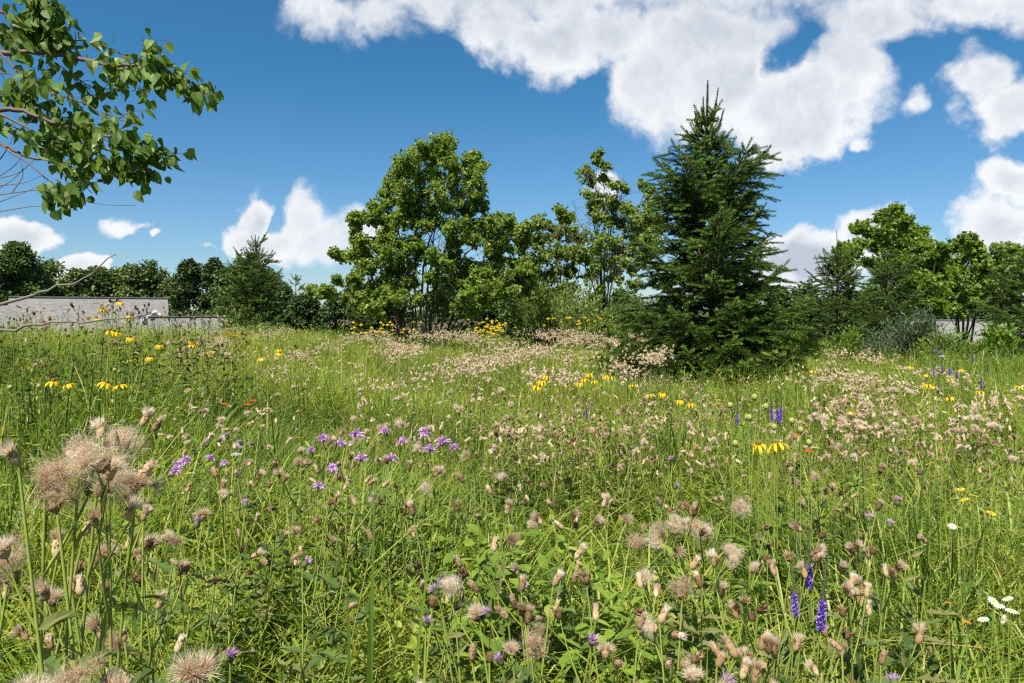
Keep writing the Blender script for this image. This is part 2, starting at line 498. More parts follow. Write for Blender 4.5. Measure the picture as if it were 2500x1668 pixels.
def ground_mat():
    m = bpy.data.materials.new('meadow_soil'); m.use_nodes = True
    nt = m.node_tree; N, L = nt.nodes, nt.links
    b = N['Principled BSDF']; b.inputs['Roughness'].default_value = .95; b.inputs['Specular IOR Level'].default_value = .05
    tc = N.new('ShaderNodeTexCoord')
    n1 = N.new('ShaderNodeTexNoise'); n1.inputs['Scale'].default_value = 1.7; n1.inputs['Detail'].default_value = 9; n1.inputs['Roughness'].default_value = .7
    L.new(tc.outputs['Object'], n1.inputs['Vector'])
    cr = N.new('ShaderNodeValToRGB')
    e = cr.color_ramp.elements
    e[0].position = .3; e[0].color = (.022, .030, .010, 1)
    e[1].position = .7; e[1].color = (.075, .105, .028, 1)
    L.new(n1.outputs['Fac'], cr.inputs[0]); L.new(cr.outputs[0], b.inputs['Base Color'])
    bp = N.new('ShaderNodeBump'); bp.inputs['Strength'].default_value = .6
    L.new(n1.outputs['Fac'], bp.inputs['Height']); L.new(bp.outputs[0], b.inputs['Normal'])
    return m

def make_ground():
    rr = np.concatenate([[0], np.geomspace(.4, 60, 70), np.geomspace(70, 5000, 18)])
    na = 120
    ang = np.arange(na) * 2 * math.pi / na
    X = rr[:, None] * np.cos(ang); Y = rr[:, None] * np.sin(ang)
    Z = ground(X, Y)
    far = np.clip((rr - 120) / 2500, 0, 1)[:, None]
    Z = Z + far * 5.0
    v = np.stack([X, Y, Z], -1).reshape(-1, 3)
    n = len(rr)
    i = np.arange(n - 1)[:, None] * na; j = np.arange(na)[None]; j2 = (j + 1) % na
    f = np.stack([i + j, i + na + j, i + na + j2, i + j2], -1).reshape(-1, 4)
    a = Acc(); a.add(v, f)
    tag(obj('ground', a.mesh('ground', ground_mat())), 'gently sloping meadow ground under the grass', None, None, 'structure')
make_ground()

# ------------------------------------------------------------------ houses beyond the rise
def simple_mat(name, c, rough=.7, noise_scale=0, c2=None, bump=0):
    m = bpy.data.materials.new(name); m.use_nodes = True
    nt = m.node_tree; N, L = nt.nodes, nt.links
    b = N['Principled BSDF']; b.inputs['Roughness'].default_value = rough; b.inputs['Base Color'].default_value = (*c, 1)
    b.inputs['Specular IOR Level'].default_value = .2
    if noise_scale:
        tc = N.new('ShaderNodeTexCoord')
        n1 = N.new('ShaderNodeTexNoise'); n1.inputs['Scale'].default_value = noise_scale; n1.inputs['Detail'].default_value = 6
        L.new(tc.outputs['Object'], n1.inputs['Vector'])
        cr = N.new('ShaderNodeValToRGB'); e = cr.color_ramp.elements
        e[0].position = .3; e[0].color = (*c, 1); e[1].position = .7; e[1].color = (*c2, 1)
        L.new(n1.outputs['Fac'], cr.inputs[0]); L.new(cr.outputs[0], b.inputs['Base Color'])
    return m

def shingle_mat(name, c1, c2, c3):
    m = bpy.data.materials.new(name); m.use_nodes = True
    nt = m.node_tree; N, L = nt.nodes, nt.links
    b = N['Principled BSDF']; b.inputs['Roughness'].default_value = .9; b.inputs['Specular IOR Level'].default_value = .15
    tc = N.new('ShaderNodeTexCoord')
    mp = N.new('ShaderNodeMapping'); mp.inputs['Scale'].default_value = (1, 1.0, 1)
    L.new(tc.outputs['UV'], mp.inputs[0])
    br = N.new('ShaderNodeTexBrick')
    br.inputs['Scale'].default_value = 1.0
    br.inputs['Brick Width'].default_value = .25; br.inputs['Row Height'].default_value = .13
    br.inputs['Mortar Size'].default_value = .008
    br.inputs['Color1'].default_value = (*c1, 1); br.inputs['Color2'].default_value = (*c2, 1); br.inputs['Mortar'].default_value = (*c3, 1)
    L.new(mp.outputs[0], br.inputs[0])
    n1 = N.new('ShaderNodeTexNoise'); n1.inputs['Scale'].default_value = 1.6; n1.inputs['Detail'].default_value = 9; n1.inputs['Roughness'].default_value = .75
    mp2 = N.new('ShaderNodeMapping'); mp2.inputs['Scale'].default_value = (1, 4.5, 1)
    L.new(tc.outputs['UV'], mp2.inputs[0]); L.new(mp2.outputs[0], n1.inputs['Vector'])
    mx = N.new('ShaderNodeMix'); mx.data_type = 'RGBA'; mx.blend_type = 'MULTIPLY'
    mr = N.new('ShaderNodeMapRange'); mr.inputs['From Min'].default_value = .3; mr.inputs['From Max'].default_value = .7
    mr.inputs['To Min'].default_value = .0; mr.inputs['To Max'].default_value = .55
    L.new(n1.outputs['Fac'], mr.inputs[0]); L.new(mr.outputs[0], mx.inputs[0])
    L.new(br.outputs['Color'], mx.inputs[6]); mx.inputs[7].default_value = (.6, .58, .56, 1)
    L.new(mx.outputs[2], b.inputs['Base Color'])
    return m
M['shingle'] = shingle_mat('grey_shingles', (.26, .25, .238), (.185, .177, .17), (.12, .115, .11))
M['ridgecap'] = simple_mat('ridge_cap', (.14, .135, .13), .9)
M['siding'] = simple_mat('pale_siding', (.55, .54, .50), .7)
M['trim'] = simple_mat('white_trim', (.80, .80, .78), .5)
M['glass'] = simple_mat('window_glass', (.03, .04, .05), .1)

def add_uv(me):
    """uv in metres: x along the slope's horizontal, y up the slope"""
    uvl = me.uv_layers.new(name='UVMap')
    for p in me.polygons:
        n = p.normal
        up = np.array([0, 0, 1.0]); nn = np.array(n)
        h = np.cross(up, nn)
        if np.linalg.norm(h) < 1e-3: h = np.array([1.0, 0, 0])
        h = h / np.linalg.norm(h); w = np.cross(nn, h)
        for li in p.loop_indices:
            c = np.array(me.vertices[me.loops[li].vertex_index].co)
            uvl.data[li].uv = (float(c @ h), float(c @ w))

def gable_roof(L_, W_, z_e, z_r, over=.35, th=.18):
    """ridge along x, slabs with thickness"""
    a = Acc()
    for s in (-1, 1):
        x0, x1 = -L_ / 2 - over, L_ / 2 + over
        slope = (z_r - z_e) / (W_ / 2)
        ye = s * (W_ / 2 + over); ze = z_e - slope * over
        v = [(x0, 0, z_r), (x1, 0, z_r), (x1, ye, ze), (x0, ye, ze), (x0, 0, z_r - th), (x1, 0, z_r - th), (x1, ye, ze - th), (x0, ye, ze - th)]
        f = [(0, 3, 2, 1), (4, 5, 6, 7), (3, 7, 6, 2), (0, 4, 7, 3), (1, 2, 6, 5)] if s < 0 else [(0, 1, 2, 3), (4, 7, 6, 5), (3, 2, 6, 7), (0, 3, 7, 4), (1, 5, 6, 2)]
        a.add(v, f)
    return a

def window_part(parent, x, z, w, h, y, M_frame):
    """frame, sill and glass on a wall facing -y"""
    fa = Acc()
    for bx in ((x - w / 2 - .08, x - w / 2, z - h / 2 - .08, z + h / 2 + .08), (x + w / 2, x + w / 2 + .08, z - h / 2 - .08, z + h / 2 + .08)):
        box(fa, bx[0], bx[1], y - .06, y + .02, bx[2], bx[3])
    box(fa, x - w / 2, x + w / 2, y - .06, y + .02, z + h / 2, z + h / 2 + .08)
    box(fa, x - w / 2, x + w / 2, y - .06, y + .02, z - h / 2 - .08, z - h / 2)
    box(fa, x - w / 2, x + w / 2, y - .045, y + .02, z - .025, z + .025)
    fr = obj('window', fa.mesh('window', M_frame, False), parent)
    g = Acc(); box(g, x - w / 2, x + w / 2, y - .02, y + .01, z - h / 2, z + h / 2)
    obj('pane', g.mesh('pane', M['glass'], False), fr)

def house(name, label, x, y, rz, L_, W_, wall_h, ridge_h, dormers=(), zg=None, wing=None):
    z0 = float(ground(x, y)) - .2 if zg is None else zg
    t = thing(name, label, 'house', (x, y, z0), rz)
    w = Acc()
    box(w, -L_ / 2, L_ / 2, -W_ / 2, W_ / 2, 0, wall_h)
    for s in (-1, 1):
        X = s * L_ / 2
        w.add([(X, -W_ / 2, wall_h), (X, W_ / 2, wall_h), (X, 0, ridge_h - .2), (X - s * .2, -W_ / 2, wall_h), (X - s * .2, W_ / 2, wall_h), (X - s * .2, 0, ridge_h - .2)],
              [(0, 1, 2), (3, 5, 4)])
    obj('wall', w.mesh('wall', M['siding'], False), t)
    r = gable_roof(L_, W_, wall_h, ridge_h).mesh('roof', M['shingle'], False); add_uv(r)
    ro = obj('roof', r, t)
    rc = Acc(); box(rc, -L_ / 2 - .36, L_ / 2 + .36, -.14, .14, ridge_h - .03, ridge_h + .05)
    obj('ridge_cap', rc.mesh('ridge_cap', M['ridgecap'], False), ro)
    for i in range(int(L_ // 2.6)):
        window_part(t, -L_ / 2 + 1.6 + i * 2.6, wall_h * .55, 1.0, 1.2, -W_ / 2, M['trim'])
    for (dx, dz, dw, dh) in dormers:
        # little white gabled dormer on the front slope
        slope = (ridge_h - wall_h) / (W_ / 2)
        yf = -(ridge_h - dz) / slope
        a = Acc()
        box(a, dx - dw / 2, dx + dw / 2, yf, yf + 1.6, dz - .1, dz + dh)
        a.add([(dx - dw / 2, yf - .001, dz + dh), (dx + dw / 2, yf - .001, dz + dh), (dx, yf - .001, dz + dh + dw * .42)], [(0, 1, 2)])
        dm = obj('dormer', a.mesh('dormer', M['trim'], False), t)
        b = gable_roof(1.9, dw, 0, dw * .45, .14, .08).mesh('dormer_roof', M['shingle'], False); add_uv(b)
        obj('dormer_roof', b, dm, (dx, yf + .85, dz + dh), (0, 0, math.pi / 2))
        bb = Acc()
        for s in (-1, 1):
            X0, X1 = dx, dx + s * (dw / 2 + .16)
            Z0, Z1 = dz + dh + dw * .45, dz + dh - .13
            q = [(X0, yf - .26, Z0 + .04), (X1, yf - .26, Z1 + .04), (X1, yf - .26, Z1 - .14), (X0, yf - .26, Z0 - .14),
                 (X0, yf - .2, Z0 + .04), (X1, yf - .2, Z1 + .04), (X1, yf - .2, Z1 - .14), (X0, yf - .2, Z0 - .14)]
            bb.add(q, [(0, 1, 2, 3), (4, 7, 6, 5), (0, 4, 5, 1), (3, 2, 6, 7), (1, 5, 6, 2)])
        obj('gable_trim', bb.mesh('gable_trim', M['trim'], False), dm)
        window_part(dm, dx, dz + dh * .45, dw * .4, dh * .6, yf, M['trim'])
    return t

# left house: ridge from (38,722) to (395,735)
hd = 44.0
pL = P(38, 724, 45.0); pR = P(396, 729, 49.3)
cx_, cy_ = (pL[0] + pR[0]) / 2, (pL[1] + pR[1]) / 2
ROOFN = 1
rz = math.atan2(pR[1] - pL[1], pR[0] - pL[0])
hz = float(ground(cx_, cy_)) - .3
Lh = math.hypot(pR[0] - pL[0], pR[1] - pL[1])
house('ranch_house', 'long grey shingled roof of the house beyond the meadow at left, with small white gables', cx_, cy_, rz, Lh, 9.5, 2.9, float((pL[2] + pR[2]) / 2 - hz), [(Lh / 2 - .55, float((pL[2] + pR[2]) / 2 - hz) - 1.75, 1.3, .3)], hz)
q = P(462, 773, 44)
house('side_house', 'lower grey roof stepping down to the right of the long grey roof', q[0], q[1], rz, 4.0, 7.0, 2.3, float(q[2] - hz), [], hz)
q = P(-40, 741, 47)
house('left_house', 'lower grey roof at the far left edge behind the long grey roof', q[0] - 2, q[1] + 1, rz, 6.0, 7.0, 2.6, float(q[2] - hz), [(3.0, 3.6, 1.5, .5)], hz)
q = P(2365, 782, 46)
hz2 = float(ground(q[0], q[1])) - .3
house('hillside_house', 'grey shingled roof glimpsed low between the trunks of the right-hand trees', q[0], q[1], -.12, 7.0, 9.5, 2.5, float(q[2] - hz2), [], hz2)

# ------------------------------------------------------------------ broadleaf trees
def leaf_cloud(acc, tpl, centers, radii, per, size, hang=.5, var=(0, 1), flat=.8, wide=(.8, 1.15)):
    """leaves through small ellipsoidal clumps; per: leaves per clump"""
    k = len(centers)
    idx = np.repeat(np.arange(k), per)
    n = len(idx)
    u = rdir(n); r = rng.random(n) ** .45
    off = u * r[:, None] * radii[idx][:, None]; off[:, 2] *= flat
    pos = centers[idx] + off
    d = nrm(u * .8 + rdir(n) * .8 + np.array([0, 0, -hang]))
    nn = nrm(rdir(n) * .7 + np.array([0, 0, .75]) + u * .4)
    s = size * rng.uniform(.65, 1.2, n)
    cv = rng.uniform(-.16, .16, k)[idx]
    a = np.clip(rng.uniform(var[0], var[1], n) * .8 + .1 + cv, 0, 1)
    acc.inst(tpl, frames(d, nn, s, rng.uniform(*wide, n)), pos, a)

def leafy_tree(name, label, cat, X, Y, stems, clusters, leafm, size=.09, tpl=HEART4, twigs=6, per=9, dens=1.0, depth=1.0, r_trunk=.07, twm='bark', bract=.0, group=None, bare=0, layers=2, hang=.5, shell=None):
    """clusters: world (k,4) x,y,z,r; stems: list of world polylines starting at the base"""
    z0 = float(ground(X, Y))
    root = thing(name, label, cat, (X, Y, z0), 0, group)
    off = np.array([X, Y, z0])
    tr = Acc(); br = Acc(); lf = Acc()
    nodes = []; nrad = []
    for st in stems:
        p = smooth_path(np.array(st) - off, 16)
        p[1:-1] += rng.normal(size=p[1:-1].shape) * .02
        rad = np.linspace(1, .18, len(p)) * r_trunk * rng.uniform(.75, 1.15)
        tube(tr, p, rad, 6, rng.uniform(.2, .8))
        nodes.append(p[2:]); nrad.append(rad[2:])
    nodes = np.concatenate(nodes); nrad = np.concatenate(nrad)
    cl = np.array(clusters, float); C = cl[:, :3] - off; R_ = cl[:, 3]
    tc_, rad_ = [], []
    for c, r in zip(C, R_):
        dv = c - nodes
        dist = np.linalg.norm(dv, axis=1)
        cost = dist + np.clip(nodes[:, 2] - (c[2] - .35 * dist), 0, None) * 2.0
        i = int(np.argmin(cost))
        s = nodes[i]
        mid = (s + c) / 2 + np.array([0, 0, -.08 * dist[i]]) + rng.normal(size=3) * .04 * dist[i]
        p = bez(s, mid, c, 6)
        tube(br, p, np.linspace(min(nrad[i] * .6, .03), .006, 6), 4, rng.uniform(.1, .9))
        for _ in range(twigs):
            e = rdir(1, .3)[0] * r * rng.uniform(.5, 1.45)
            e[2] *= .85
            st = p[rng.integers(3, 6)]
            pe = c + e
            pm = (st + pe) / 2 + np.array([0, 0, .06]) * r
            q = bez(st, pm, pe, 4)
            tube(br, q, np.linspace(.006, .002, 4), 3, rng.uniform(.1, .9))
            for t_ in (1, 2, 3):
                tc_.append(q[t_] + rng.normal(size=3) * .03); rad_.append(r * .26)
    for _ in range(bare):
        i = rng.integers(0, len(nodes)); s = nodes[i]
        c = C[rng.integers(0, len(C))]
        e = s + (c - s) * rng.uniform(.3, 1.1) + rng.normal(size=3) * .12 + np.array([0, 0, .15])
        mid = (s + e) / 2 + rng.normal(size=3) * .06
        q = bez(s, mid, e, 6)
        tube(br, q, np.linspace(.006, .002, 6), 3, rng.uniform(.4, 1))
        for _j in range(4):
            st = q[rng.integers(2, 5)]
            e2 = st + nrm((e - s)[None])[0] * rng.uniform(.15, .45) + rng.normal(size=3) * .1
            tube(br, bez(st, (st + e2) / 2 + rng.normal(size=3) * .02, e2, 4), np.linspace(.003, .0013, 4), 3, rng.uniform(.4, 1))
    tc_ = np.array(tc_); rad_ = np.array(rad_)
    keep = rng.random(len(tc_)) < dens
    leaf_cloud(lf, tpl, tc_[keep], rad_[keep], per, size, hang)
    if bract:
        nb = int(len(tc_) * per * bract)
        ii = rng.integers(0, len(tc_), nb)
        pos = tc_[ii] + rdir(nb) * rad_[ii][:, None] * 1.05
        lf.inst(LANCE2, frames(rdir(nb, -1.2), rdir(nb), size * rng.uniform(.8, 1.3, nb), .8), pos, rng.uniform(.93, 1, nb))
    obj('trunk', tr.mesh('trunk', M['bark']), root)
    obj('branches', br.mesh('branches', M[twm]), root)
    obj('crown', lf.mesh('crown', M[leafm], False), root)
    return root

def crop_clusters(lst, ox, oy, sc, d, dep, rs=1.0, layers=1, zmul=1.0):
    """photo-traced clump centres put in depth through the crown"""
    out = []
    a = np.array(lst, float)
    cxm = np.median(a[:, 0])
    for (x, y, r) in lst:
        px, py, rr = ox + x * sc, oy + y * sc, r * sc / F * d * rs
        for k in range(layers):
            hw = dep
            dd = d + rng.uniform(-1, 1) * hw
            # keep height and side offset real at its own depth
            p = P(px, py, d); 
            x_, z_ = (px - 1250) / F * dd, EYE - (py - HOR) / F * dd
            out.append((x_, dd, z_, rr))
    return np.array(out)

def P3(px, py, d):
    return P(px, py, d)

# centre linden
LC = [(900,170,70),(860,240,80),(940,230,60),(760,220,60),(730,280,70),(830,310,90),(640,330,70),(620,400,80),(730,400,90),(850,400,90),(950,330,60),(1050,310,50),(1110,270,35),(1140,350,50),(1080,400,80),(960,430,80),(1130,450,60),(560,470,70),(520,520,50),(640,500,90),(750,520,90),(880,500,80),(1000,530,90),(1110,540,70),(1150,580,40),(540,590,70),(640,600,80),(440,610,35),(460,640,40),(560,680,60),(700,620,80),(820,620,60),(950,620,70),(1050,620,60),(1090,600,60),(300,680,35),(350,670,40),(400,690,40),(310,740,40),(320,800,40),(360,840,50),(340,890,40),(480,700,30),
(650,700,70),(560,760,60),(740,720,60),(840,720,50),(950,740,60),(1050,740,70),(1130,730,60),(1200,710,60),(1290,700,60),(1350,710,50),(1380,760,60),(1440,770,40),(1460,750,35),(1280,780,90),(1180,800,80),(1060,820,70),(960,840,60),(500,820,60),(460,860,50),(600,850,70),(720,830,60),(1400,840,50),(1300,880,70),(1200,890,60),(1250,930,50),(740,900,70),(640,930,80),(520,920,70),(400,940,60),(420,1000,80),(360,1000,50),(180,920,30),(240,930,40),(310,940,40),(200,1090,25),(290,1080,30),(330,1080,25),(840,930,70),(980,940,70),(1060,990,60),(540,1020,90),(660,1020,80),(900,1010,90),(1010,1060,90),(1130,1050,80),(1250,1000,80),(1350,990,70),(1440,1000,60),(1480,1050,60),(1400,1080,80),(1290,1090,90),(1180,1130,80),(1320,1170,70),(1440,1150,60),(500,1290,60),(420,1270,60),(590,1280,50),(1000,1270,50),(1120,1290,50),(860,1230,60),(740,1220,50),(340,1270,50),(1080,1130,70),(950,1120,80),(840,1080,60),(460,1110,90),(570,1120,80),(680,1110,60),(400,1180,70),(340,1200,60),(260,1220,50),(140,1160,40),(90,1170,40),(30,1150,35),(480,1200,60),(600,1200,60),(1040,1200,60),(1180,1220,60)]
D0 = 16.0
cl = crop_clusters(LC, 750, 280, .37, D0, .85)
cl2 = crop_clusters(LC, 750, 280, .37, D0, 1.3, .9)
cl = np.vstack([cl, cl2])
def cs(x, y, dd=0.0):
    return P(750 + x * .37, 280 + y * .37, D0 + dd)
base = cs(780, 1500); base[2] = float(ground(base[0], D0))
def bb(dx, dy=0.0):
    return base + np.array([dx, dy, -.05])
st = []
for (bx, pts) in [(-.05, [(800,1200),(830,900),(860,600),(900,200)]), (-.2, [(715,1250),(720,900),(700,600),(740,290)]), (-.45, [(640,1250),(620,950),(600,700),(610,430)]),
                  (-.55, [(590,1300),(500,1050),(420,850),(330,720)]), (.05, [(830,1200),(900,900),(1010,650),(1090,380)]), (.1, [(880,1250),(1000,1000),(1120,850),(1280,740)]),
                  (.2, [(950,1350),(1100,1200),(1260,1130),(1440,1040)]), (.15, [(900,1330),(1050,1150),(1200,950),(1380,780)]), (-.1, [(760,1200),(800,850),(950,600),(1120,470)]),
                  (-.5, [(560,1300),(420,1200),(260,1200),(90,1180)]), (0, [(820,1300),(860,1000),(790,700),(830,330)]), (-.3, [(690,1250),(560,900),(540,700),(520,520)]),
                  (.25, [(960,1400),(1120,1290),(1300,1230),(1450,1190)]), (-.4, [(600,1300),(450,1100),(380,980),(230,930)])]:
    dd0 = rng.uniform(-.6, .6)
    st.append([bb(bx, rng.uniform(-.2, .2))] + [cs(x, y, dd0 * (i + 1) / 4) for i, (x, y) in enumerate(pts)])
leafy_tree('linden_tree', 'multi-stemmed linden with a tall uneven leafy crown, in the centre of the meadow', 'tree', base[0], base[1], st, cl, 'linden', .080, HEART4, 8, 14, .97, r_trunk=.036, bract=.14, bare=90)

# sparse linden behind, with many bare twigs
L2 = [(360,380,15),(345,420,30),(390,440,25),(300,470,35),(310,510,40),(380,500,30),(300,570,40),(350,600,50),(430,540,40),(470,550,30),(420,610,50),(500,640,50),(560,530,30),(590,560,35),(610,620,45),(600,690,50),(540,710,50),(450,700,50),(380,680,50),(330,660,40),(340,800,60),(430,800,60),(520,790,50),(350,900,50),(420,900,40),(580,760,40),(640,700,50),(620,800,50),(560,850,50),(280,860,40),(470,860,50)]
D1 = 18.5
cl = crop_clusters(L2, 1280, 180, .51, D1, .8, .85)
cl = np.vstack([cl, crop_clusters([(x + 14, y + 22, r) for x, y, r in L2 if y > 560], 1280, 180, .51, D1, 1.0, .9), crop_clusters([(300,960,45),(430,980,45),(520,930,45),(350,1040,40),(450,1060,40),(540,1010,40)], 1280, 180, .51, D1, .8, .9)])
def c3(x, y, dd=0.0, D=D1):
    return P(1280 + x * .51, 180 + y * .51, D + dd)
base = c3(375, 1190); base[2] = float(ground(base[0], D1))
st = []
for (bx, pts) in [(0, [(370,1000),(350,750),(345,560),(355,400)]), (.05, [(385,1000),(400,780),(430,640),(450,530)]), (-.05, [(350,1000),(300,800),(260,700),(230,610)]), (.1, [(400,1000),(450,850),(520,720),(580,550)]),
                  (.1, [(410,1050),(480,930),(560,840),(620,700)]), (-.1, [(340,1050),(270,900),(240,820),(200,740)]), (0, [(365,950),(330,720),(300,580),(300,480)]), (.05, [(390,950),(420,700),(470,560),(480,480)]), (0, [(378,1000),(385,760),(380,600),(400,460)])]:
    dd0 = rng.uniform(-.5, .5)
    st.append([base + np.array([bx, rng.uniform(-.1, .1), 0])] + [c3(x, y, dd0 * i / 3) for i, (x, y) in enumerate(pts)])
leafy_tree('linden_tree', 'thin half-bare linden with grey twigs, just left of the big spruce', 'tree', base[0], base[1], st, cl, 'linden_pale', .088, HEART4, 8, 13, 1, r_trunk=.028, twm='twig', bract=.08, bare=120)

L3 = [(60,710,40),(110,720,30),(180,670,40),(210,690,35),(60,790,50),(140,780,50),(220,760,50),(270,790,40),(80,870,60),(160,860,50),(250,870,50),(60,950,60),(30,1010,50),(130,960,50),(220,950,40),(100,1050,50),(30,1090,40),(20,900,40),(0,980,40),(190,1030,40)]
D2 = 19.5
cl = crop_clusters(L3, 1280, 180, .51, D2, .8, .95, 2)
base = c3(190, 1180, 0, D2); base[2] = float(ground(base[0], D2))
st = []
for (bx, pts) in [(0, [(185,1050),(150,900),(120,800),(80,720)]), (.1, [(200,1050),(200,900),(200,800),(190,690)]), (-.1, [(160,1080),(90,980),(60,900),(40,800)]), (.2, [(220,1080),(260,960),(270,860),(260,770)]), (-.2, [(140,1120),(60,1060),(20,1020),(0,960)]), (.3, [(250,1100),(320,1020),(330,950),(300,880)])]:
    st.append([base + np.array([bx, rng.uniform(-.3, .3), 0])] + [c3(x, y, rng.uniform(-.3, .3), D2) for (x, y) in pts])
leafy_tree('scrub_tree', 'low pale-leaved bushy tree of brown twigs between the centre linden and the half-bare one', 'tree', base[0], base[1], st, cl, 'linden_pale', .085, HEART4, 9, 16, 1, r_trunk=.020, twm='redtwig', bare=90)

# right side maples and lindens
RM = [(980,170,30),(920,200,40),(1000,220,40),(840,240,50),(940,280,70),(1040,250,40),(680,310,35),(730,300,40),(780,340,50),(880,350,70),(980,350,70),(1080,310,35),(1160,330,35),(1110,380,60),(1190,410,40),(1020,430,80),(900,430,80),(780,430,60),(1140,460,60),(1080,520,80),(950,530,80),(1190,520,50),(700,400,40),(860,540,70),(780,540,60),(1000,620,80),(900,640,80),(1100,620,60)]
RL = [(1420,390,50),(1480,380,40),(1370,440,60),(1460,450,70),(1530,420,40),(1550,500,60),(1440,540,80),(1350,540,60),(1600,570,50),(1500,620,80),(1380,640,70),(1580,670,60),(1460,720,80),(1350,740,60),(1550,760,60),(1400,820,70),(1500,830,60),(1330,850,40),(1440,870,40)]
RY = [(1230,470,50),(1290,450,40),(1270,540,60),(1210,580,60),(1300,620,60),(1200,680,80),(1120,640,80),(1270,730,70),(1160,760,60),(1050,700,80),(1230,820,50),(1140,840,50),(1280,860,40)]
RR = [(1650,440,30),(1700,450,40),(1770,440,40),(1820,480,40),(1680,520,50),(1760,530,60),(1830,560,50),(1660,620,60),(1750,640,70),(1650,720,60),(1700,790,60),(1840,660,60),(1900,520,70),(1900,640,70),(1800,720,60)]
RF = [(590,440,35),(570,480,40),(620,470,40),(640,540,50),(560,560,40),(680,470,30)]
def right_tree(name, label, lst, D, dep, bx, leafm, size, tpl, tops, per=9, dens=1, twigs=6, r_trunk=.08, bract=0, rs=1.0):
    cl = crop_clusters(lst, 1850, 450, .3508, D, dep, rs)
    cl = np.vstack([cl, crop_clusters(lst, 1850, 450, .3508, D, dep * 1.4, rs * .95)])
    per = int(per * 1.5); twigs += 1; size *= .88
    b = P(1850 + bx * .3508, 800, D); b[2] = float(ground(b[0], D))
    st = []
    for k, (x, y) in enumerate(tops):
        e = P(1850 + x * .3508, 450 + y * .3508, D + rng.uniform(-dep, dep) * .5)
        b0 = b + np.array([rng.uniform(-.2, .2), rng.uniform(-.2, .2), 0])
        m1 = b0 * .6 + e * .4; m1[0] = b0[0] * .75 + e[0] * .25
        st.append([b0, m1, e])
    return leafy_tree(name, label, 'tree', b[0], b[1], st, cl, leafm, size, tpl, twigs, per, dens, r_trunk=r_trunk, bract=bract)
right_tree('maple_tree', 'tall bright green maple behind the spruces on the right', RM, 24, 1.6, 960, 'maple', .16, MAPLE, [(960,200),(860,250),(1120,380),(760,380),(1000,300),(1180,480)], per=8)
right_tree('linden_tree', 'rounded linden with bare dark stems below, right of the tall maple', RL, 26, 1.6, 1430, 'linden', .15, HEART4, [(1430,400),(1500,420),(1370,500),(1580,580),(1360,700),(1560,720)], per=9, bract=.06)
right_tree('maple_tree', 'yellow-green young maple between the tall maple and the rounded linden', RY, 22, 1.3, 1190, 'maple', .15, MAPLE, [(1240,480),(1290,560),(1150,660),(1220,640)], per=9)
right_tree('maple_tree', 'pale green maple at the far right edge, above the dark edge spruce', RR, 25, 1.6, 1730, 'linden_pale', .15, MAPLE, [(1700,450),(1780,450),(1830,560),(1660,640),(1900,560)], per=8)
right_tree('maple_tree', 'small light green maple top peeking out behind the right-hand spruces', RF, 20, .8, 620, 'maple', .14, MAPLE, [(590,450),(640,540)], per=9)

# ------------------------------------------------------------------ far tree line
def far_tree(px, top, hw, d, label, leafm='far', name='far_tree', cat='tree', group='trees of the far tree line', lean=0, gaps=.0, nl=22, leaf=.26, quads=420, trunkdark=True, zbase=None, low=.15):
    c = P(px, top, d)
    x, y = c[0], d
    z0 = float(ground(x, y)) if zbase is None else zbase
    H = c[2] - z0; W = hw / F * d * 1.15
    root = thing(name, label, cat, (x, y, z0), 0, group)
    tr = Acc(); lf = Acc()
    tp = np.array([[0, 0, -.1], [rng.normal() * .1, 0, H * .35], [rng.normal() * .2, 0, H * .65], [0, 0, H * .9]])
    tube(tr, smooth_path(tp, 9), np.linspace(.26, .05, 9), 6, .3)
    cs_, rs_ = [], []
    for i in range(nl):
        f = rng.uniform(low, 1)
        prof = math.sin(min(1, (f - low + .12) / (1.12 - low)) ** .8 * math.pi) ** .55
        ang = rng.uniform(0, 2 * math.pi); rr = W * prof * rng.uniform(.25, .85)
        r = W * rng.uniform(.28, .5)
        zc = f * H - r * .8
        zc = max(zc, low * H)
        cs_.append((rr * math.cos(ang), rr * math.sin(ang), zc)); rs_.append(r)
        if i % 2 == 0:
            h0 = np.array([0, 0, zc * .6])
            tube(tr, bez(h0, h0 * .5 + np.array(cs_[-1]) * .5 + [0, 0, -.2], cs_[-1], 5), np.linspace(.09, .03, 5), 4, .3)
    cs_.append((0, 0, H - W * .3)); rs_.append(W * .3)
    C = np.array(cs_); Rr = np.array(rs_)
    # leaf masses: small sub-clumps on each lobe's surface
    k = 26
    u = rdir(len(C) * k, .25); ii = np.repeat(np.arange(len(C)), k)
    sub = C[ii] + u * Rr[ii][:, None] * rng.uniform(.55, 1.0, (len(ii), 1)) * np.array([1, 1, .85])
    keep = rng.random(len(sub)) > gaps
    sub = sub[keep]
    leaf_cloud(lf, DIAM, sub, np.full(len(sub), W * .16), 15, leaf, .2, wide=(.9, 1.5))
    obj('trunk', tr.mesh('trunk', M['bark']), root)
    obj('crown', lf.mesh('crown', M[leafm], False), root)
    return root

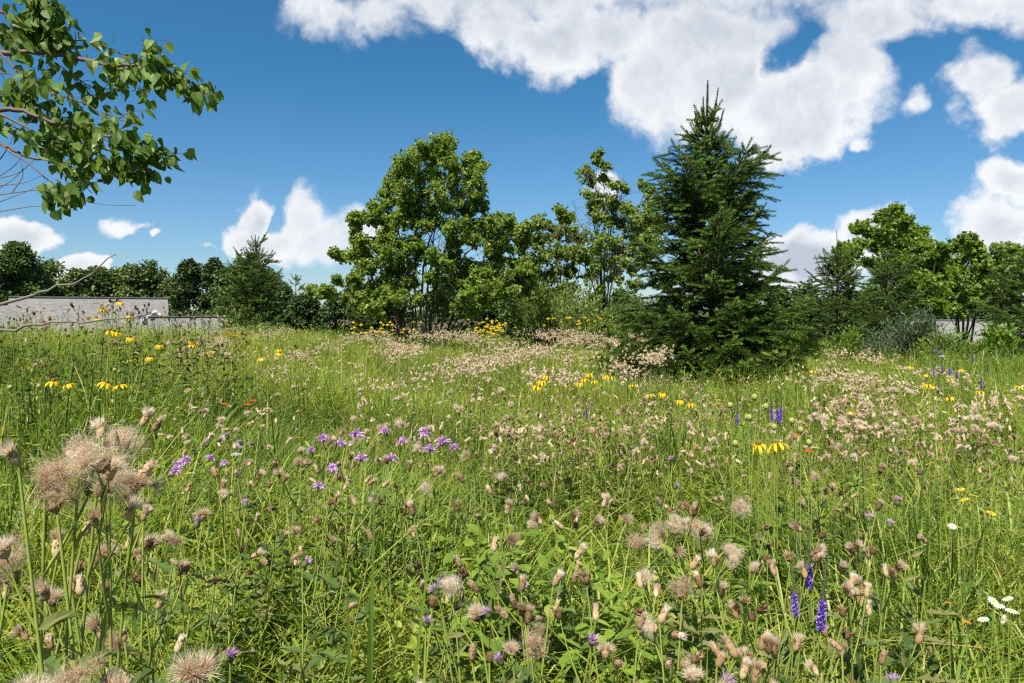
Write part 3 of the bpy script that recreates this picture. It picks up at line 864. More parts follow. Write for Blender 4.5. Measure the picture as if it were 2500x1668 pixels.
FT = [ # px, top, half width, d, leaf, label
 (-60, 588, 90, 60, 'fardark', 'dark tall tree at the very left end of the tree line'),
 (45, 592, 60, 62, 'far', 'dark ivy-clad tree standing over the left end of the grey roof'),
 (120, 632, 65, 66, 'far2', 'pale green tree behind the left part of the grey roof'),
 (190, 655, 50, 66, 'far2', 'light loose tree beside the bare twig tip, behind the grey roof'),
 (285, 655, 60, 70, 'far', 'mid green broad tree behind the middle of the grey roof'),
 (365, 636, 58, 72, 'far', 'dense rounded tree behind the right half of the grey roof'),
 (420, 680, 40, 72, 'far2', 'small pale tree in front of a gap at the right end of the grey roof'),
 (462, 632, 42, 70, 'fardark', 'dark two-headed tree right of the grey roof'),
 (522, 632, 36, 68, 'fardark', 'dark narrow tree left of the round-topped tree'),
 (608, 612, 72, 46, 'far', 'large round-topped tree directly behind the young spruce'),
 (690, 690, 45, 55, 'far', 'low green tree right of the young spruce'),
 (745, 718, 60, 50, 'fardark', 'dark low bush tree left of the centre linden'),
 (820, 716, 55, 48, 'fardark', 'dark bush tree tucked behind the left foot of the centre linden'),
 (870, 690, 50, 52, 'far', 'green tree showing through the left lower branches of the centre linden'),
 (960, 700, 70, 54, 'fardark', 'dark tree behind the stems of the centre linden'),
 (1080, 690, 70, 54, 'fardark', 'dark tree behind the right lower boughs of the centre linden'),
 (1180, 640, 55, 40, 'fardark', 'dark tree right of the centre linden, ending above its lowest bough'),
 (1250, 720, 60, 44, 'far', 'green tree seen through the pale scrub tree'),
 (1350, 715, 100, 46, 'fardark', 'dark tree behind the half-bare linden stems'),
 (1450, 712, 100, 46, 'far', 'green tree between the half-bare linden and the big spruce'),
 (1960, 688, 60, 60, 'fardark', 'distant dark tree in the gap right of the big spruce'),
 (1900, 700, 45, 58, 'far', 'distant green tree just right of the big spruce trunk line'),
 (2050, 715, 60, 60, 'far', 'distant tree behind the leftmost of the right-hand spruces'),
 (2300, 720, 80, 70, 'fardark', 'distant dark tree behind the grey roof on the right'),
 (2440, 715, 80, 70, 'far', 'distant tree behind the far right edge maple'),
 (1290, 700, 100, 50, 'fardark', 'dark tree behind the pale scrub tree, left of its twiggy right side'),
 (1530, 705, 100, 50, 'fardark', 'dark tree behind the left skirt of the big spruce'),
 (1620, 725, 80, 52, 'far', 'green tree hidden mostly behind the middle of the big spruce'),
 (1820, 715, 80, 54, 'far', 'distant green tree behind the right skirt of the big spruce'),
 (2140, 700, 80, 56, 'far', 'distant green tree behind the second olive spruce'),
 (2220, 690, 80, 60, 'fardark', 'distant dark tree behind the grey-green feathery shrub'),
 (2380, 700, 90, 72, 'far', 'distant green tree over the right-hand grey roof'),
 (240, 650, 55, 68, 'far', 'mid green tree left of the middle of the grey roof'),
 (320, 648, 45, 69, 'far2', 'pale tree between the two broad ones behind the grey roof'),
 (-10, 620, 60, 60, 'far', 'green tree low at the left end of the tree line'),
 (555, 655, 50, 50, 'far', 'green tree shoulder left of the young spruce'),
 (655, 660, 45, 50, 'far', 'green tree shoulder right of the young spruce'),
]
for i, (px, top, hw, d, lm, lab) in enumerate(FT):
    near = d < 50
    far_tree(px, top, hw, d, lab, lm, gaps=.08 if lm != 'far2' else .25, nl=46, leaf=.27 if d > 55 else .20)

# ------------------------------------------------------------------ spruces
def needle_shoot():
    """a shoot along +Y, unit length, needles all round"""
    v, f = [], []
    n = 34
    for i in range(n):
        y = .02 + .94 * i / n
        a = i * 2.4
        ca, sa = math.cos(a), math.sin(a)
        L_ = .21
        b0 = (-sa * .046, y, ca * .046)
        b1 = (sa * .046, y, -ca * .046)
        tip = (ca * L_, y + .14, sa * L_)
        k = len(v)
        v += [b0, b1, tip]; f.append((k, k + 1, k + 2))
    return T(v, f)
SHOOT = needle_shoot()

def spruce_tree(label, X, Y, top, profile, nm='needle', group=None, shoot=.10, whorl=.26, perw=7, lat_step=.085, elev=(62, 22, -12), zg=None, lean=(0, 0), spikes=(), cones=0, seed=0, fat=1.0, drop=.12):
    z0 = float(ground(X, Y)) if zg is None else zg
    H = top - z0
    root = thing('spruce_tree', label, 'tree', (X, Y, z0), 0, group)
    tr = Acc(); br = Acc(); nd = Acc()
    hs = np.linspace(0, H, 14)
    def axis(h):
        t = h / H
        return np.array([lean[0] * t + .02 * math.sin(h * 3), lean[1] * t, h])
    tube(tr, [axis(h) for h in hs], .012 + .055 * (H / 5) * (1 - hs / H), 7, .2)
    sp, sd, sl_, sv = [], [], [], []      # shoots
    def shoots_along(p, ln, step, spread, lsz, a0, plane=None):
        """p polyline"""
        seg = np.linalg.norm(np.diff(p, axis=0), axis=1).sum()
        n = max(1, int(seg / step))
        for i in range(n):
            t = (i + .6) / n
            q = t * (len(p) - 1); j = min(int(q), len(p) - 2); w = q - j
            pos = p[j] * (1 - w) + p[j + 1] * w
            d = nrm((p[j + 1] - p[j])[None])[0]
            for s in (-1, 1):
                side = np.cross(d, [0, 0, 1.0]); side /= max(1e-6, np.linalg.norm(side))
                dd = d * .8 + side * s * spread * rng.uniform(.5, 1.1) + np.array([0, 0, rng.uniform(-.35, .22)])
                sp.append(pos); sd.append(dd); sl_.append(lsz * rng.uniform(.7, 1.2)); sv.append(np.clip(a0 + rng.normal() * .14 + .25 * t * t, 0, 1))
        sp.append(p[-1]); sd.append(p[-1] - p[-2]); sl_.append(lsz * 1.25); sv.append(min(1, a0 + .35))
    cone_spots = []
    h = .06
    az = rng.uniform(0, 6.28); wi = 0
    while h < H - .12:
        t = h / H
        Rh = np.interp(H - h, [p[0] for p in profile], [p[1] for p in profile])
        if h < .5: el0 = 4
        elif t > .8: el0 = np.interp(t, [.8, 1], [elev[0] * .6, elev[0]])
        elif t > .4: el0 = np.interp(t, [.4, .8], [elev[1], elev[0] * .6])
        else: el0 = np.interp(t, [0, .4], [elev[2], elev[1]])
        major = wi % 2 == 0
        wi += 1
        nb = (perw + 2 if t < .25 else perw) if t < .85 else max(4, perw - 2)
        if not major: nb -= 1
        for k in range(nb):
            a = az + k * 2 * math.pi / nb + rng.uniform(-.3, .3)
            L_ = Rh * (rng.choice([rng.uniform(.6, .85), rng.uniform(.9, 1.22)], p=[.3, .7]) if major else rng.uniform(.4, .75))
            if L_ < .06: continue
            el = math.radians(el0 + rng.uniform(-8, 8))
            d0 = np.array([math.cos(a) * math.cos(el), math.sin(a) * math.cos(el), math.sin(el)])
            s = axis(h + rng.uniform(-.06, .06))
            e = s + d0 * L_ / max(.35, math.cos(el)) * (1.0 if t < .9 else .8)
            mid = (s + e) / 2 + np.array([0, 0, -drop * L_ if t < .75 else -.03])
            e = e + np.array([0, 0, .10 * L_])
            p = bez(s, mid, e, 9)
            tube(br, p, np.linspace(.016 * min(1.2, L_ + .2), .004, 9), 4, .25)
            Lb = np.linalg.norm(e - s)
            outer = 3 if L_ > .25 else 1
            shoots_along(p[outer:], Lb, shoot * .42, .9, shoot, .5)
            nl = int(Lb / lat_step)
            for i in range(1, nl):
                q = i / nl
                if q < .22: continue
                j = q * 8; jj = min(int(j), 7)
                pos = p[jj] * (1 - (j - jj)) + p[jj + 1] * (j - jj)
                ll = min(.6, Lb * (1 - q) * .7 + .10) * rng.uniform(.6, 1.2)
                d = nrm((p[jj + 1] - p[jj])[None])[0]
                sgn = 1 if i % 2 else -1
                side = np.cross(d, [0, 0, 1.0]); side /= max(1e-6, np.linalg.norm(side))
                dd = nrm((d * .75 + side * sgn * .8 + np.array([0, 0, rng.uniform(-.55, .1)]))[None])[0]
                e2 = pos + dd * ll
                lp = bez(pos, (pos + e2) / 2 + np.array([0, 0, .02]), e2 + np.array([0, 0, -.12 * ll]), 4)
                tube(br, lp, np.linspace(.005, .002, 4), 3, .25)
                shoots_along(lp, ll, shoot * .5, .75, shoot * .9, .38)
                if cones and rng.random() < .02 and .3 < t < .85:
                    cone_spots.append(e2)
        az += 1.1
        h += whorl * rng.uniform(.8, 1.2) * (1.0 if t < .7 else .85)
    # leader and its companions
    tops = [(0, 0, 0)] + list(spikes)
    for (dx, dz, fr) in tops:
        s = axis(H - .55 + fr); e = axis(H) + np.array([dx, 0, dz])
        p = bez(s, (s + e) / 2 + np.array([dx * .3, 0, -.05]), e, 6)
        tube(br, p, np.linspace(.012, .004, 6), 4, .5)
        m = 14
        for i in range(m):
            q = (i + .5) / m * 5; j = int(q)
            pos = p[j] * (1 - (q - j)) + p[min(j + 1, 5)] * (q - j)
            for kk in range(2):
                sp.append(pos); sd.append((p[j + 1] - p[j]) * 12 + rdir(1)[0] * .12); sl_.append(shoot * .75 * (.7 if i > 8 else 1)); sv.append(.8)
    sp = np.array(sp); sd = np.array(sd); sl_ = np.array(sl_); sv = np.array(sv)
    nn = rdir(len(sp))
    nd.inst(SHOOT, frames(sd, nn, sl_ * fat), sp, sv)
    obj('trunk', tr.mesh('trunk', M['bark']), root)
    obj('branches', br.mesh('branches', M['redtwig']), root)
    obj('needles', nd.mesh('needles', M[nm], False), root)
    if cones:
        me = spruce_cone_mesh()
        rng.shuffle(cone_spots)
        for c in cone_spots[:cones]:
            obj('cone', me, root, c + np.array([0, 0, -.01]), (rng.uniform(-.15, .15), rng.uniform(-.15, .15), rng.uniform(0, 6)), rng.uniform(.85, 1.15))
    print('spruce', label[:30], len(sp))
    return root

_cone = []
def spruce_cone_mesh():
    if not _cone:
        a = Acc()
        L_ = .125
        for i in range(13):
            z = -L_ * i / 12; r = .019 * math.sin(math.pi * (.12 + .8 * i / 12)) ** .6
            z2 = -L_ * (i + .9) / 12
            lathe(a, [(r * .8, z), (r * 1.12, z2), (r * .75, z2 - .001)], 9, rng.uniform(.2, 1), jit=.08)
        _cone.append(a.mesh('spruce_cone', M['conebrown']))
    return _cone[0]

k9 = 9.0 / F
bp = P(1750, 1000, 9.0); X9 = bp[0]
top9 = P(1725, 205, 9.0)
prof = [(0, .0), (90 * k9, 14 * k9), (150 * k9, 32 * k9), (215 * k9, 46 * k9), (250 * k9, 62 * k9), (275 * k9, 122 * k9), (310 * k9, 132 * k9), (370 * k9, 112 * k9), (430 * k9, 118 * k9), (490 * k9, 165 * k9), (540 * k9, 160 * k9), (620 * k9, 220 * k9), (690 * k9, 232 * k9), (780 * k9, 250 * k9), (900 * k9, 245 * k9)]
spruce_tree('big dark green spruce with hanging brown cones, standing alone right of centre', X9, 9.0, top9[2], prof, 'needle', fat=1.12, shoot=.125, whorl=.19, perw=8, lat_step=.07, elev=(66, 26, -14), drop=.16,
            lean=(top9[0] - X9, 0), spikes=[(.13, -.10, -.05), (-.06, -.22, -.1), (.09, -.32, -.15), (-.16, -.42, -.15), (.2, -.38, -.2)], cones=26)
def sp2(px, topy, d, hw, H_px, label, nm='needle2', **kw):
    c = P(px, topy, d)
    prof = [(0, 0), (.25, .10), (.6, hw / F * d * .35), (1.2, hw / F * d * .62), (2.0, hw / F * d * .85), (3.0, hw / F * d), (6, hw / F * d * 1.05)]
    return spruce_tree(label, c[0], d, c[2], prof, nm, **kw)
sp2(625, 578, 21, 72, 0, 'narrow young spruce with a long bare tip, left, in front of the round-topped tree', 'needle', shoot=.17, whorl=.32, perw=7, lat_step=.15, elev=(66, 40, 5), spikes=[(.12, -.35, -.2), (-.15, -.4, -.2), (.05, -.2, -.1), (-.08, -.25, -.1)], fat=1.05)
sp2(2045, 590, 13.5, 105, 0, 'broad olive-green spruce with a thin bent leader, right of the big spruce', 'needle2', shoot=.13, whorl=.24, perw=8, lat_step=.10, elev=(50, 15, -10), spikes=[(.35, -.12, -.2), (-.3, -.15, -.2), (.5, -.25, -.3), (-.45, -.3, -.3), (-.03, .18, 0)], cones=9)
sp2(2165, 612, 16.0, 125, 0, 'second olive-green spruce just behind and right of the thin-leader one', 'needle2', shoot=.15, whorl=.26, perw=8, lat_step=.12, elev=(45, 15, -10), cones=5)
sp2(2525, 575, 15.0, 140, 0, 'dark dense spruce cut off by the right edge of the photo', 'needle', shoot=.14, whorl=.25, perw=8, lat_step=.11, elev=(40, 10, -8))
sp2(888, 718, 19.0, 62, 0, 'small dark spruce low behind the left foot of the centre linden', 'needle2', shoot=.15, whorl=.28, perw=7, lat_step=.14, elev=(45, 15, -5))
sp2(722, 676, 58, 26, 0, 'tiny pointed far spruce on the skyline left of the centre linden', 'needle', shoot=.42, whorl=.55, perw=6, lat_step=.5, elev=(45, 15, -5))
sp2(1900, 745, 13.0, 40, 0, 'small pale young spruce low behind the right side of the big spruce', 'needle2', shoot=.12, whorl=.24, perw=6, lat_step=.12, elev=(45, 15, -5))

# willow-like grey-green shrub
def shrub(px, topy, hw, d, label, leafm, n=70, size=.05, name='leafy_shrub', tpl=LANCE2):
    c = P(px, topy, d); x = c[0]; z0 = float(ground(x, d)); H = c[2] - z0; W = hw / F * d
    root = thing(name, label, 'shrub', (x, d, z0))
    tr = Acc(); lf = Acc()
    pos, dr = [], []
    for i in range(n):
        a = rng.uniform(0, 6.28); rr = W * rng.uniform(.2, 1) ; hh = H * rng.uniform(.6, 1.0) * (1 - .35 * (rr / W) ** 2)
        e = np.array([math.cos(a) * rr, math.sin(a) * rr, hh])
        p = bez((rng.normal() * .1, rng.normal() * .1, 0), e * np.array([.4, .4, .65]), e, 8)
        tube(tr, p, np.linspace(.008, .002, 8), 3, rng.random())
        for j in range(2, 8):
            for _ in range(9):
                pos.append(p[j] + rng.normal(size=3) * .05); dr.append((p[j] - p[j - 1]) * 6 + rdir(1)[0] * .6)
    pos = np.array(pos); dr = np.array(dr)
    lf.inst(tpl, frames(dr, rdir(len(pos), .5), size * rng.uniform(.7, 1.3, len(pos))), pos, rng.random(len(pos)))
    obj('stem', tr.mesh('stem', M['twig']), root)
    obj('foliage', lf.mesh('foliage', M[leafm], False), root)
    return root
shrub(2235, 742, 75, 13.0, 'grey-green feathery shrub right of the olive spruces, left of the grassy mound', 'willow', 110, .085)
shrub(2150, 800, 50, 12.0, 'small green feathery shrub at the foot of the second olive spruce', 'willow', 60, .07)
shrub(2320, 795, 75, 12.0, 'low green weedy shrub below the grey roof on the right', 'forb', 70, .09)
shrub(2440, 800, 60, 13.0, 'low leafy shrub left of the dark edge spruce', 'maple', 80, .10, tpl=OVAL)
shrub(2075, 800, 60, 12.5, 'green shrub at the feet of the two olive spruces', 'forb', 60, .09)
shrub(1955, 770, 45, 14.0, 'soft green shrub between the big spruce and the thin-leader spruce', 'forb', 70, .10)
shrub(620, 790, 120, 17.0, 'low green shrub at the foot of the young spruce', 'forb', 60, .10)
shrub(1330, 640, 120, 18.8, 'twiggy pale shrub filling the space under and left of the half-bare linden', 'linden_pale', 110, .085, tpl=OVAL)
shrub(1420, 690, 90, 17.5, 'low brown-twigged shrub at the foot of the half-bare linden', 'linden_pale', 80, .075, tpl=OVAL)
shrub(1545, 715, 60, 17.0, 'small green shrub between the half-bare linden and the big spruce', 'forb', 60, .08)

# ------------------------------------------------------------------ meadow: grass and leaf mass
def blades(acc, base, az, H, lean, W, L_=5, a=.5, m=0, droop=.25, twist=0.0):
    k = len(base)
    t = np.linspace(0, 1, L_ + 1)[None]
    hx, hy = np.cos(az)[:, None], np.sin(az)[:, None]
    out = (lean * H)[:, None] * t ** 1.8
    dr = np.broadcast_to(droop, (k,))[:, None]
    up = H[:, None] * (t - dr * t ** 3.2)
    cxyz = np.stack([base[:, 0][:, None] + hx * out, base[:, 1][:, None] + hy * out, base[:, 2][:, None] + up], -1)
    wa = az[:, None] + math.pi / 2 + np.asarray(twist).reshape(-1, 1) * t if np.ndim(twist) else az[:, None] + math.pi / 2 + 0 * t
    wv = np.stack([np.cos(wa), np.sin(wa), 0 * wa], -1)
    prof = np.minimum(1, .45 + 1.6 * t) * np.clip(1 - t, 0, 1) ** .55
    wd = (W[:, None] * .5 * prof)[..., None] * wv
    v = np.stack([cxyz - wd, cxyz + wd], 2).reshape(-1, 3)
    n = 2 * (L_ + 1)
    i = np.arange(L_) * 2
    f0 = np.stack([i, i + 1, i + 3, i + 2], -1)
    f = (f0[None] + (np.arange(k) * n)[:, None, None]).reshape(-1, 4)
    acc.add(v, f, np.repeat(np.clip(np.broadcast_to(a, (k,)), 0, 1), n), m)

def scatter(n, r0, r1, half=.80, extra=0.0):
    """points in the wedge seen by the camera (plus a margin)"""
    r = np.sqrt(rng.uniform(r0 * r0, r1 * r1, n))
    th = rng.uniform(-half, half, n)
    return r * np.sin(th), r * np.cos(th)

def pxcol(x, y):
    return 1250 + F * x / np.maximum(y, .3)

def tall_cap(x, y):
    """how high leaf tips may reach (world z above local ground) at a spot"""
    r = np.hypot(x, y)
    c = np.interp(r, [.3, .8, 1.3, 2.5, 5, 9, 25], [.62, .78, .90, .96, .97, .94, .90])
    c = c * (.70 + .38 * (.6 * sn(x, y, 2.6, 21) + .4 * sn(x, y, 6.0, 23)))
    left = np.clip((-x / np.maximum(y, .3) - .30) / .3, 0, 1) * np.clip((r - 1.6) / 1.5, 0, 1)
    l2 = np.clip((-x / np.maximum(y, .3) - .42) / .2, 0, 1) * np.clip((r - 2.2) / 1.0, 0, 1) * np.clip((13 - r) / 4, 0, 1)
    return c + .18 * left + .40 * l2 * (.35 + .65 * sn(x, y, 1.8, 12))

def grass_patch(acc, n, r0, r1, Hs, Ws, L_, tuft=10, spread=.06, zone=None, lean=(.15, .7), shade=(.1, .8), dro=(.05, .5), k=0, half=.80, maxf=1.0):
    nt = max(1, n // tuft)
    cx, cyy = scatter(nt, r0, r1, half)
    if zone is not None:
        keep = rng.random(nt) < zone(cx, cyy)
        cx, cyy = cx[keep], cyy[keep]
    nt = len(cx)
    if nt == 0: return
    idx = np.repeat(np.arange(nt), tuft)
    m = len(idx)
    x = cx[idx] + rng.normal(size=m) * spread; y = cyy[idx] + rng.normal(size=m) * spread
    z = ground(x, y)
    th = rng.uniform(.75, 1.1, nt)[idx]
    H = rng.uniform(Hs[0], Hs[1], m) * th
    cap = tall_cap(x, y) * maxf
    d_ = rng.uniform(dro[0], dro[1], m)
    H = np.minimum(H, cap / (1 - d_) * rng.uniform(.8, 1.03, m))
    az = np.where(rng.random(m) < .7, np.arctan2(y - cyy[idx], x - cx[idx]), rng.uniform(0, 6.28, m)) + .25 * np.sin(x)
    ln = rng.uniform(lean[0], lean[1], m) ** 1.3
    sh = np.clip(rng.uniform(shade[0], shade[1], nt)[idx] + rng.normal(size=m) * .13 + .22 * (sn(x, y, .8, k) - .5), 0, .88)
    dead = rng.random(m) < .06
    sh = np.where(dead, rng.uniform(.92, 1, m), sh)
    W = rng.uniform(Ws[0], Ws[1], m)
    blades(acc, np.stack([x, y, z - .02], -1), az, H, ln, W, L_, sh, 0, d_)

g = Acc()
lush = lambda x, y: .25 + .75 * np.clip((pxcol(x, y) - 1950) / 350, 0, 1) + .45 * (sn(x, y, 1.6, 3) > .55)
mid = lambda x, y: .35 + .9 * (sn(x, y, .9, 5) > .48)
# near
grass_patch(g, 13000, .35, 1.6, (.85, 1.25), (.004, .010), 8, 9, .04, None, (.15, .7), (.3, .9), (.15, .6), k=1, half=1.0)
grass_patch(g, 15000, 1.0, 3.0, (.95, 1.4), (.006, .014), 8, 12, .05, lambda x, y: (sn(x, y, 2.2, 6) > .42).astype(float), (.15, .8), (.35, .9), (.05, .6), k=11)
grass_patch(g, 11000, .7, 2.8, (.9, 1.4), (.005, .013), 8, 12, .035, lush, (.35, .95), (.35, .85), (.15, .7), k=2)
grass_patch(g, 36000, 1.4, 4.2, (.85, 1.35), (.004, .012), 7, 10, .045, mid, (.15, .85), (.15, .85), (.05, .65), k=3)
grass_patch(g, 50000, 3.8, 8.0, (.8, 1.3), (.006, .015), 6, 14, .06, None, (.15, .8), (.15, .9), (.05, .6), k=4)
grass_patch(g, 80000, 7.5, 15, (.75, 1.2), (.008, .016), 4, 10, .09, None, (.1, .7), (.2, .9), (.05, .5), k=5)
grass_patch(g, 70000, 14, 30, (.7, 1.15), (.014, .026), 3, 10, .14, None, (.1, .6), (.25, .9), (.05, .4), k=6)
# coarse blue-green tufts standing out of the rest
grass_patch(g, 7000, 1.3, 5.0, (1.0, 1.5), (.008, .015), 9, 26, .06, lambda x, y: (sn(x, y, 1.7, 31) > .52).astype(float), (.04, .45), (.0, .45), (.0, .35), k=31, maxf=1.12)
grass_patch(g, 26000, 4.2, 14.0, (1.0, 1.5), (.010, .020), 7, 22, .10, lambda x, y: (sn(x, y, 1.5, 33) > .5).astype(float), (.04, .8), (.1, .75), (.0, .5), k=33, maxf=1.12)
# tall dark-green grass on the left
tl = lambda x, y: ((pxcol(x, y) < 760) & (sn(x, y, 1.3, 8) > .30)).astype(float)
grass_patch(g, 17000, 2.0, 6.5, (1.1, 1.7), (.005, .012), 7, 14, .04, tl, (.05, .55), (.0, .45), (.02, .4), k=7, maxf=1.02)
# upright seeding stalks
grass_patch(g, 5000, 2.5, 14, (.9, 1.15), (.003, .005), 4, 2, .1, None, (.03, .2), (.5, 1.0), (.0, .08), k=8, maxf=1.12)
tag(obj('meadow_grass', g.mesh('meadow_grass', M['grass'], False)), 'long green meadow grass filling the whole field between the flowers', None, None, 'stuff')
print('grass verts', g.n)

# leafy forb mass
fb = Acc()
def forbs(acc, n, r0, r1, tpl, leaf, nl, Hf=(.6, 1.0), zone=None, shade=(.2, .8), spread=.05, half=.80, up=.25, maxf=1.0, lowcut=.35):
    x, y = scatter(n, r0, r1, half)
    if zone is not None:
        kp = rng.random(n) < zone(x, y); x, y = x[kp], y[kp]
    n = len(x)
    H = tall_cap(x, y) * maxf * rng.uniform(*Hf, n)
    z = ground(x, y)
    lx, ly = rng.normal(size=n) * .10, rng.normal(size=n) * .10
    # stems
    t = np.linspace(0, 1, 4)
    blades(acc, np.stack([x, y, z], -1), np.arctan2(ly, lx), H, np.hypot(lx, ly) / H, np.full(n, .0045), 3, rng.uniform(.2, .7, n), 0, np.zeros(n))
    idx = np.repeat(np.arange(n), nl)
    m = len(idx)
    t = rng.uniform(lowcut, 1, m)
    ang = rng.uniform(0, 6.28, m)
    sx = x[idx] + lx[idx] * t ** 1.8; sy = y[idx] + ly[idx] * t ** 1.8; sz = z[idx] + H[idx] * t
    br = rng.random(m) < .45
    off = rng.uniform(.0, spread * 2.2, m) * br
    sx += np.cos(ang) * off; sy += np.sin(ang) * off; sz += off * .3
    d = np.stack([np.cos(ang), np.sin(ang), rng.uniform(-.2, .6, m) + up * t], -1)
    s = leaf * rng.uniform(.55, 1.2, m) * (1.15 - .55 * t)
    nn = np.stack([-.4 * np.cos(ang), -.4 * np.sin(ang), np.ones(m)], -1) + rng.normal(size=(m, 3)) * .25
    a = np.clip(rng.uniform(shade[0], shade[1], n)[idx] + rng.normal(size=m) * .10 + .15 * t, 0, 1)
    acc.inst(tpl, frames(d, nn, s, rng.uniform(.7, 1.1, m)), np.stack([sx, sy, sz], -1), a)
notgrass = lambda x, y: 1 - .75 * np.clip((pxcol(x, y) - 2000) / 300, 0, 1)
leftjag = lambda x, y: np.clip(1.25 - .95 * np.clip((pxcol(x, y) - 900) / 500, 0, 1), .3, 1)
forbs(fb, 460, .35, 1.3, JAG, .055, 80, (.5, .92), leftjag, half=1.0)
forbs(fb, 1250, 1.0, 2.6, JAG, .058, 70, (.5, .92), leftjag)
forbs(fb, 650, .8, 2.8, LANCE, .05, 60, (.5, .9), notgrass, (.3, .9))
broad = lambda x, y: ((np.abs(pxcol(x, y) - 1450) < 330) & (y < 1.9)).astype(float) * (sn(x, y, 3.0, 2) > .38)
forbs(fb, 420, .75, 1.9, OVAL, .075, 36, (.85, 1.12), broad, (.35, .85))
broad2 = lambda x, y: ((np.abs(pxcol(x, y) - 370) < 130) & (y < 3.6)).astype(float)
forbs(fb, 500, 1.9, 3.3, OVAL, .07, 30, (.7, .9), broad2, (.3, .8))
forbs(fb, 3000, 2.4, 6.0, LANCE2, .055, 42, (.5, .93), None, (.2, .9))
forbs(fb, 900, 2.6, 7.0, LANCE, .07, 46, (.75, 1.08), lambda x, y: (sn(x, y, 1.9, 41) > .55).astype(float), (.5, 1.0))
forbs(fb, 900, 6.0, 15.0, LANCE2, .10, 34, (.8, 1.12), lambda x, y: (sn(x, y, 1.2, 43) > .55).astype(float), (.4, 1.0))
forbs(fb, 4500, 5.5, 12, LANCE2, .075, 22, (.5, .95), None, (.25, .95))
forbs(fb, 6000, 11, 27, DIAM, .09, 12, (.55, .98), None, (.25, .95))
tag(obj('leafy_undergrowth', fb.mesh('leafy_undergrowth', M['forb'], False)), 'bright green leafy weeds and thistle foliage crowding among the grass', None, None, 'stuff')
print('forb verts', fb.n)

# ------------------------------------------------------------------ flowers and thistles: shared part meshes
def hairs(acc, n, L_, w, dirs, base_r=.003, a=(.3, 1), m=0, origin=(0, 0, 0), curl=.15):
    d = nrm(dirs)
    o = np.asarray(origin) + d * base_r
    Ls = L_ * rng.uniform(.4, 1.1, n)
    side = nrm(np.cross(d, rdir(n)))
    bend = nrm(np.cross(d, side)) * (curl * Ls * rng.uniform(-1, 1, n))[:, None]
    midp = o + d * (Ls * .55)[:, None] + bend * .4
    tip = o + d * Ls[:, None] + bend
    v = np.stack([o - side * w * .5, o + side * w * .5, midp + side * w * .5, midp - side * w * .5, tip], 1).reshape(-1, 3)
    i = np.arange(n)[:, None] * 5
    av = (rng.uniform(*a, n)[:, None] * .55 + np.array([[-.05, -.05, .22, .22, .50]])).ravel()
    acc.add(v, np.concatenate([i + [[0, 1, 2]], i + [[0, 2, 3]], i + [[3, 2, 4]]]).reshape(-1, 3), av, m)

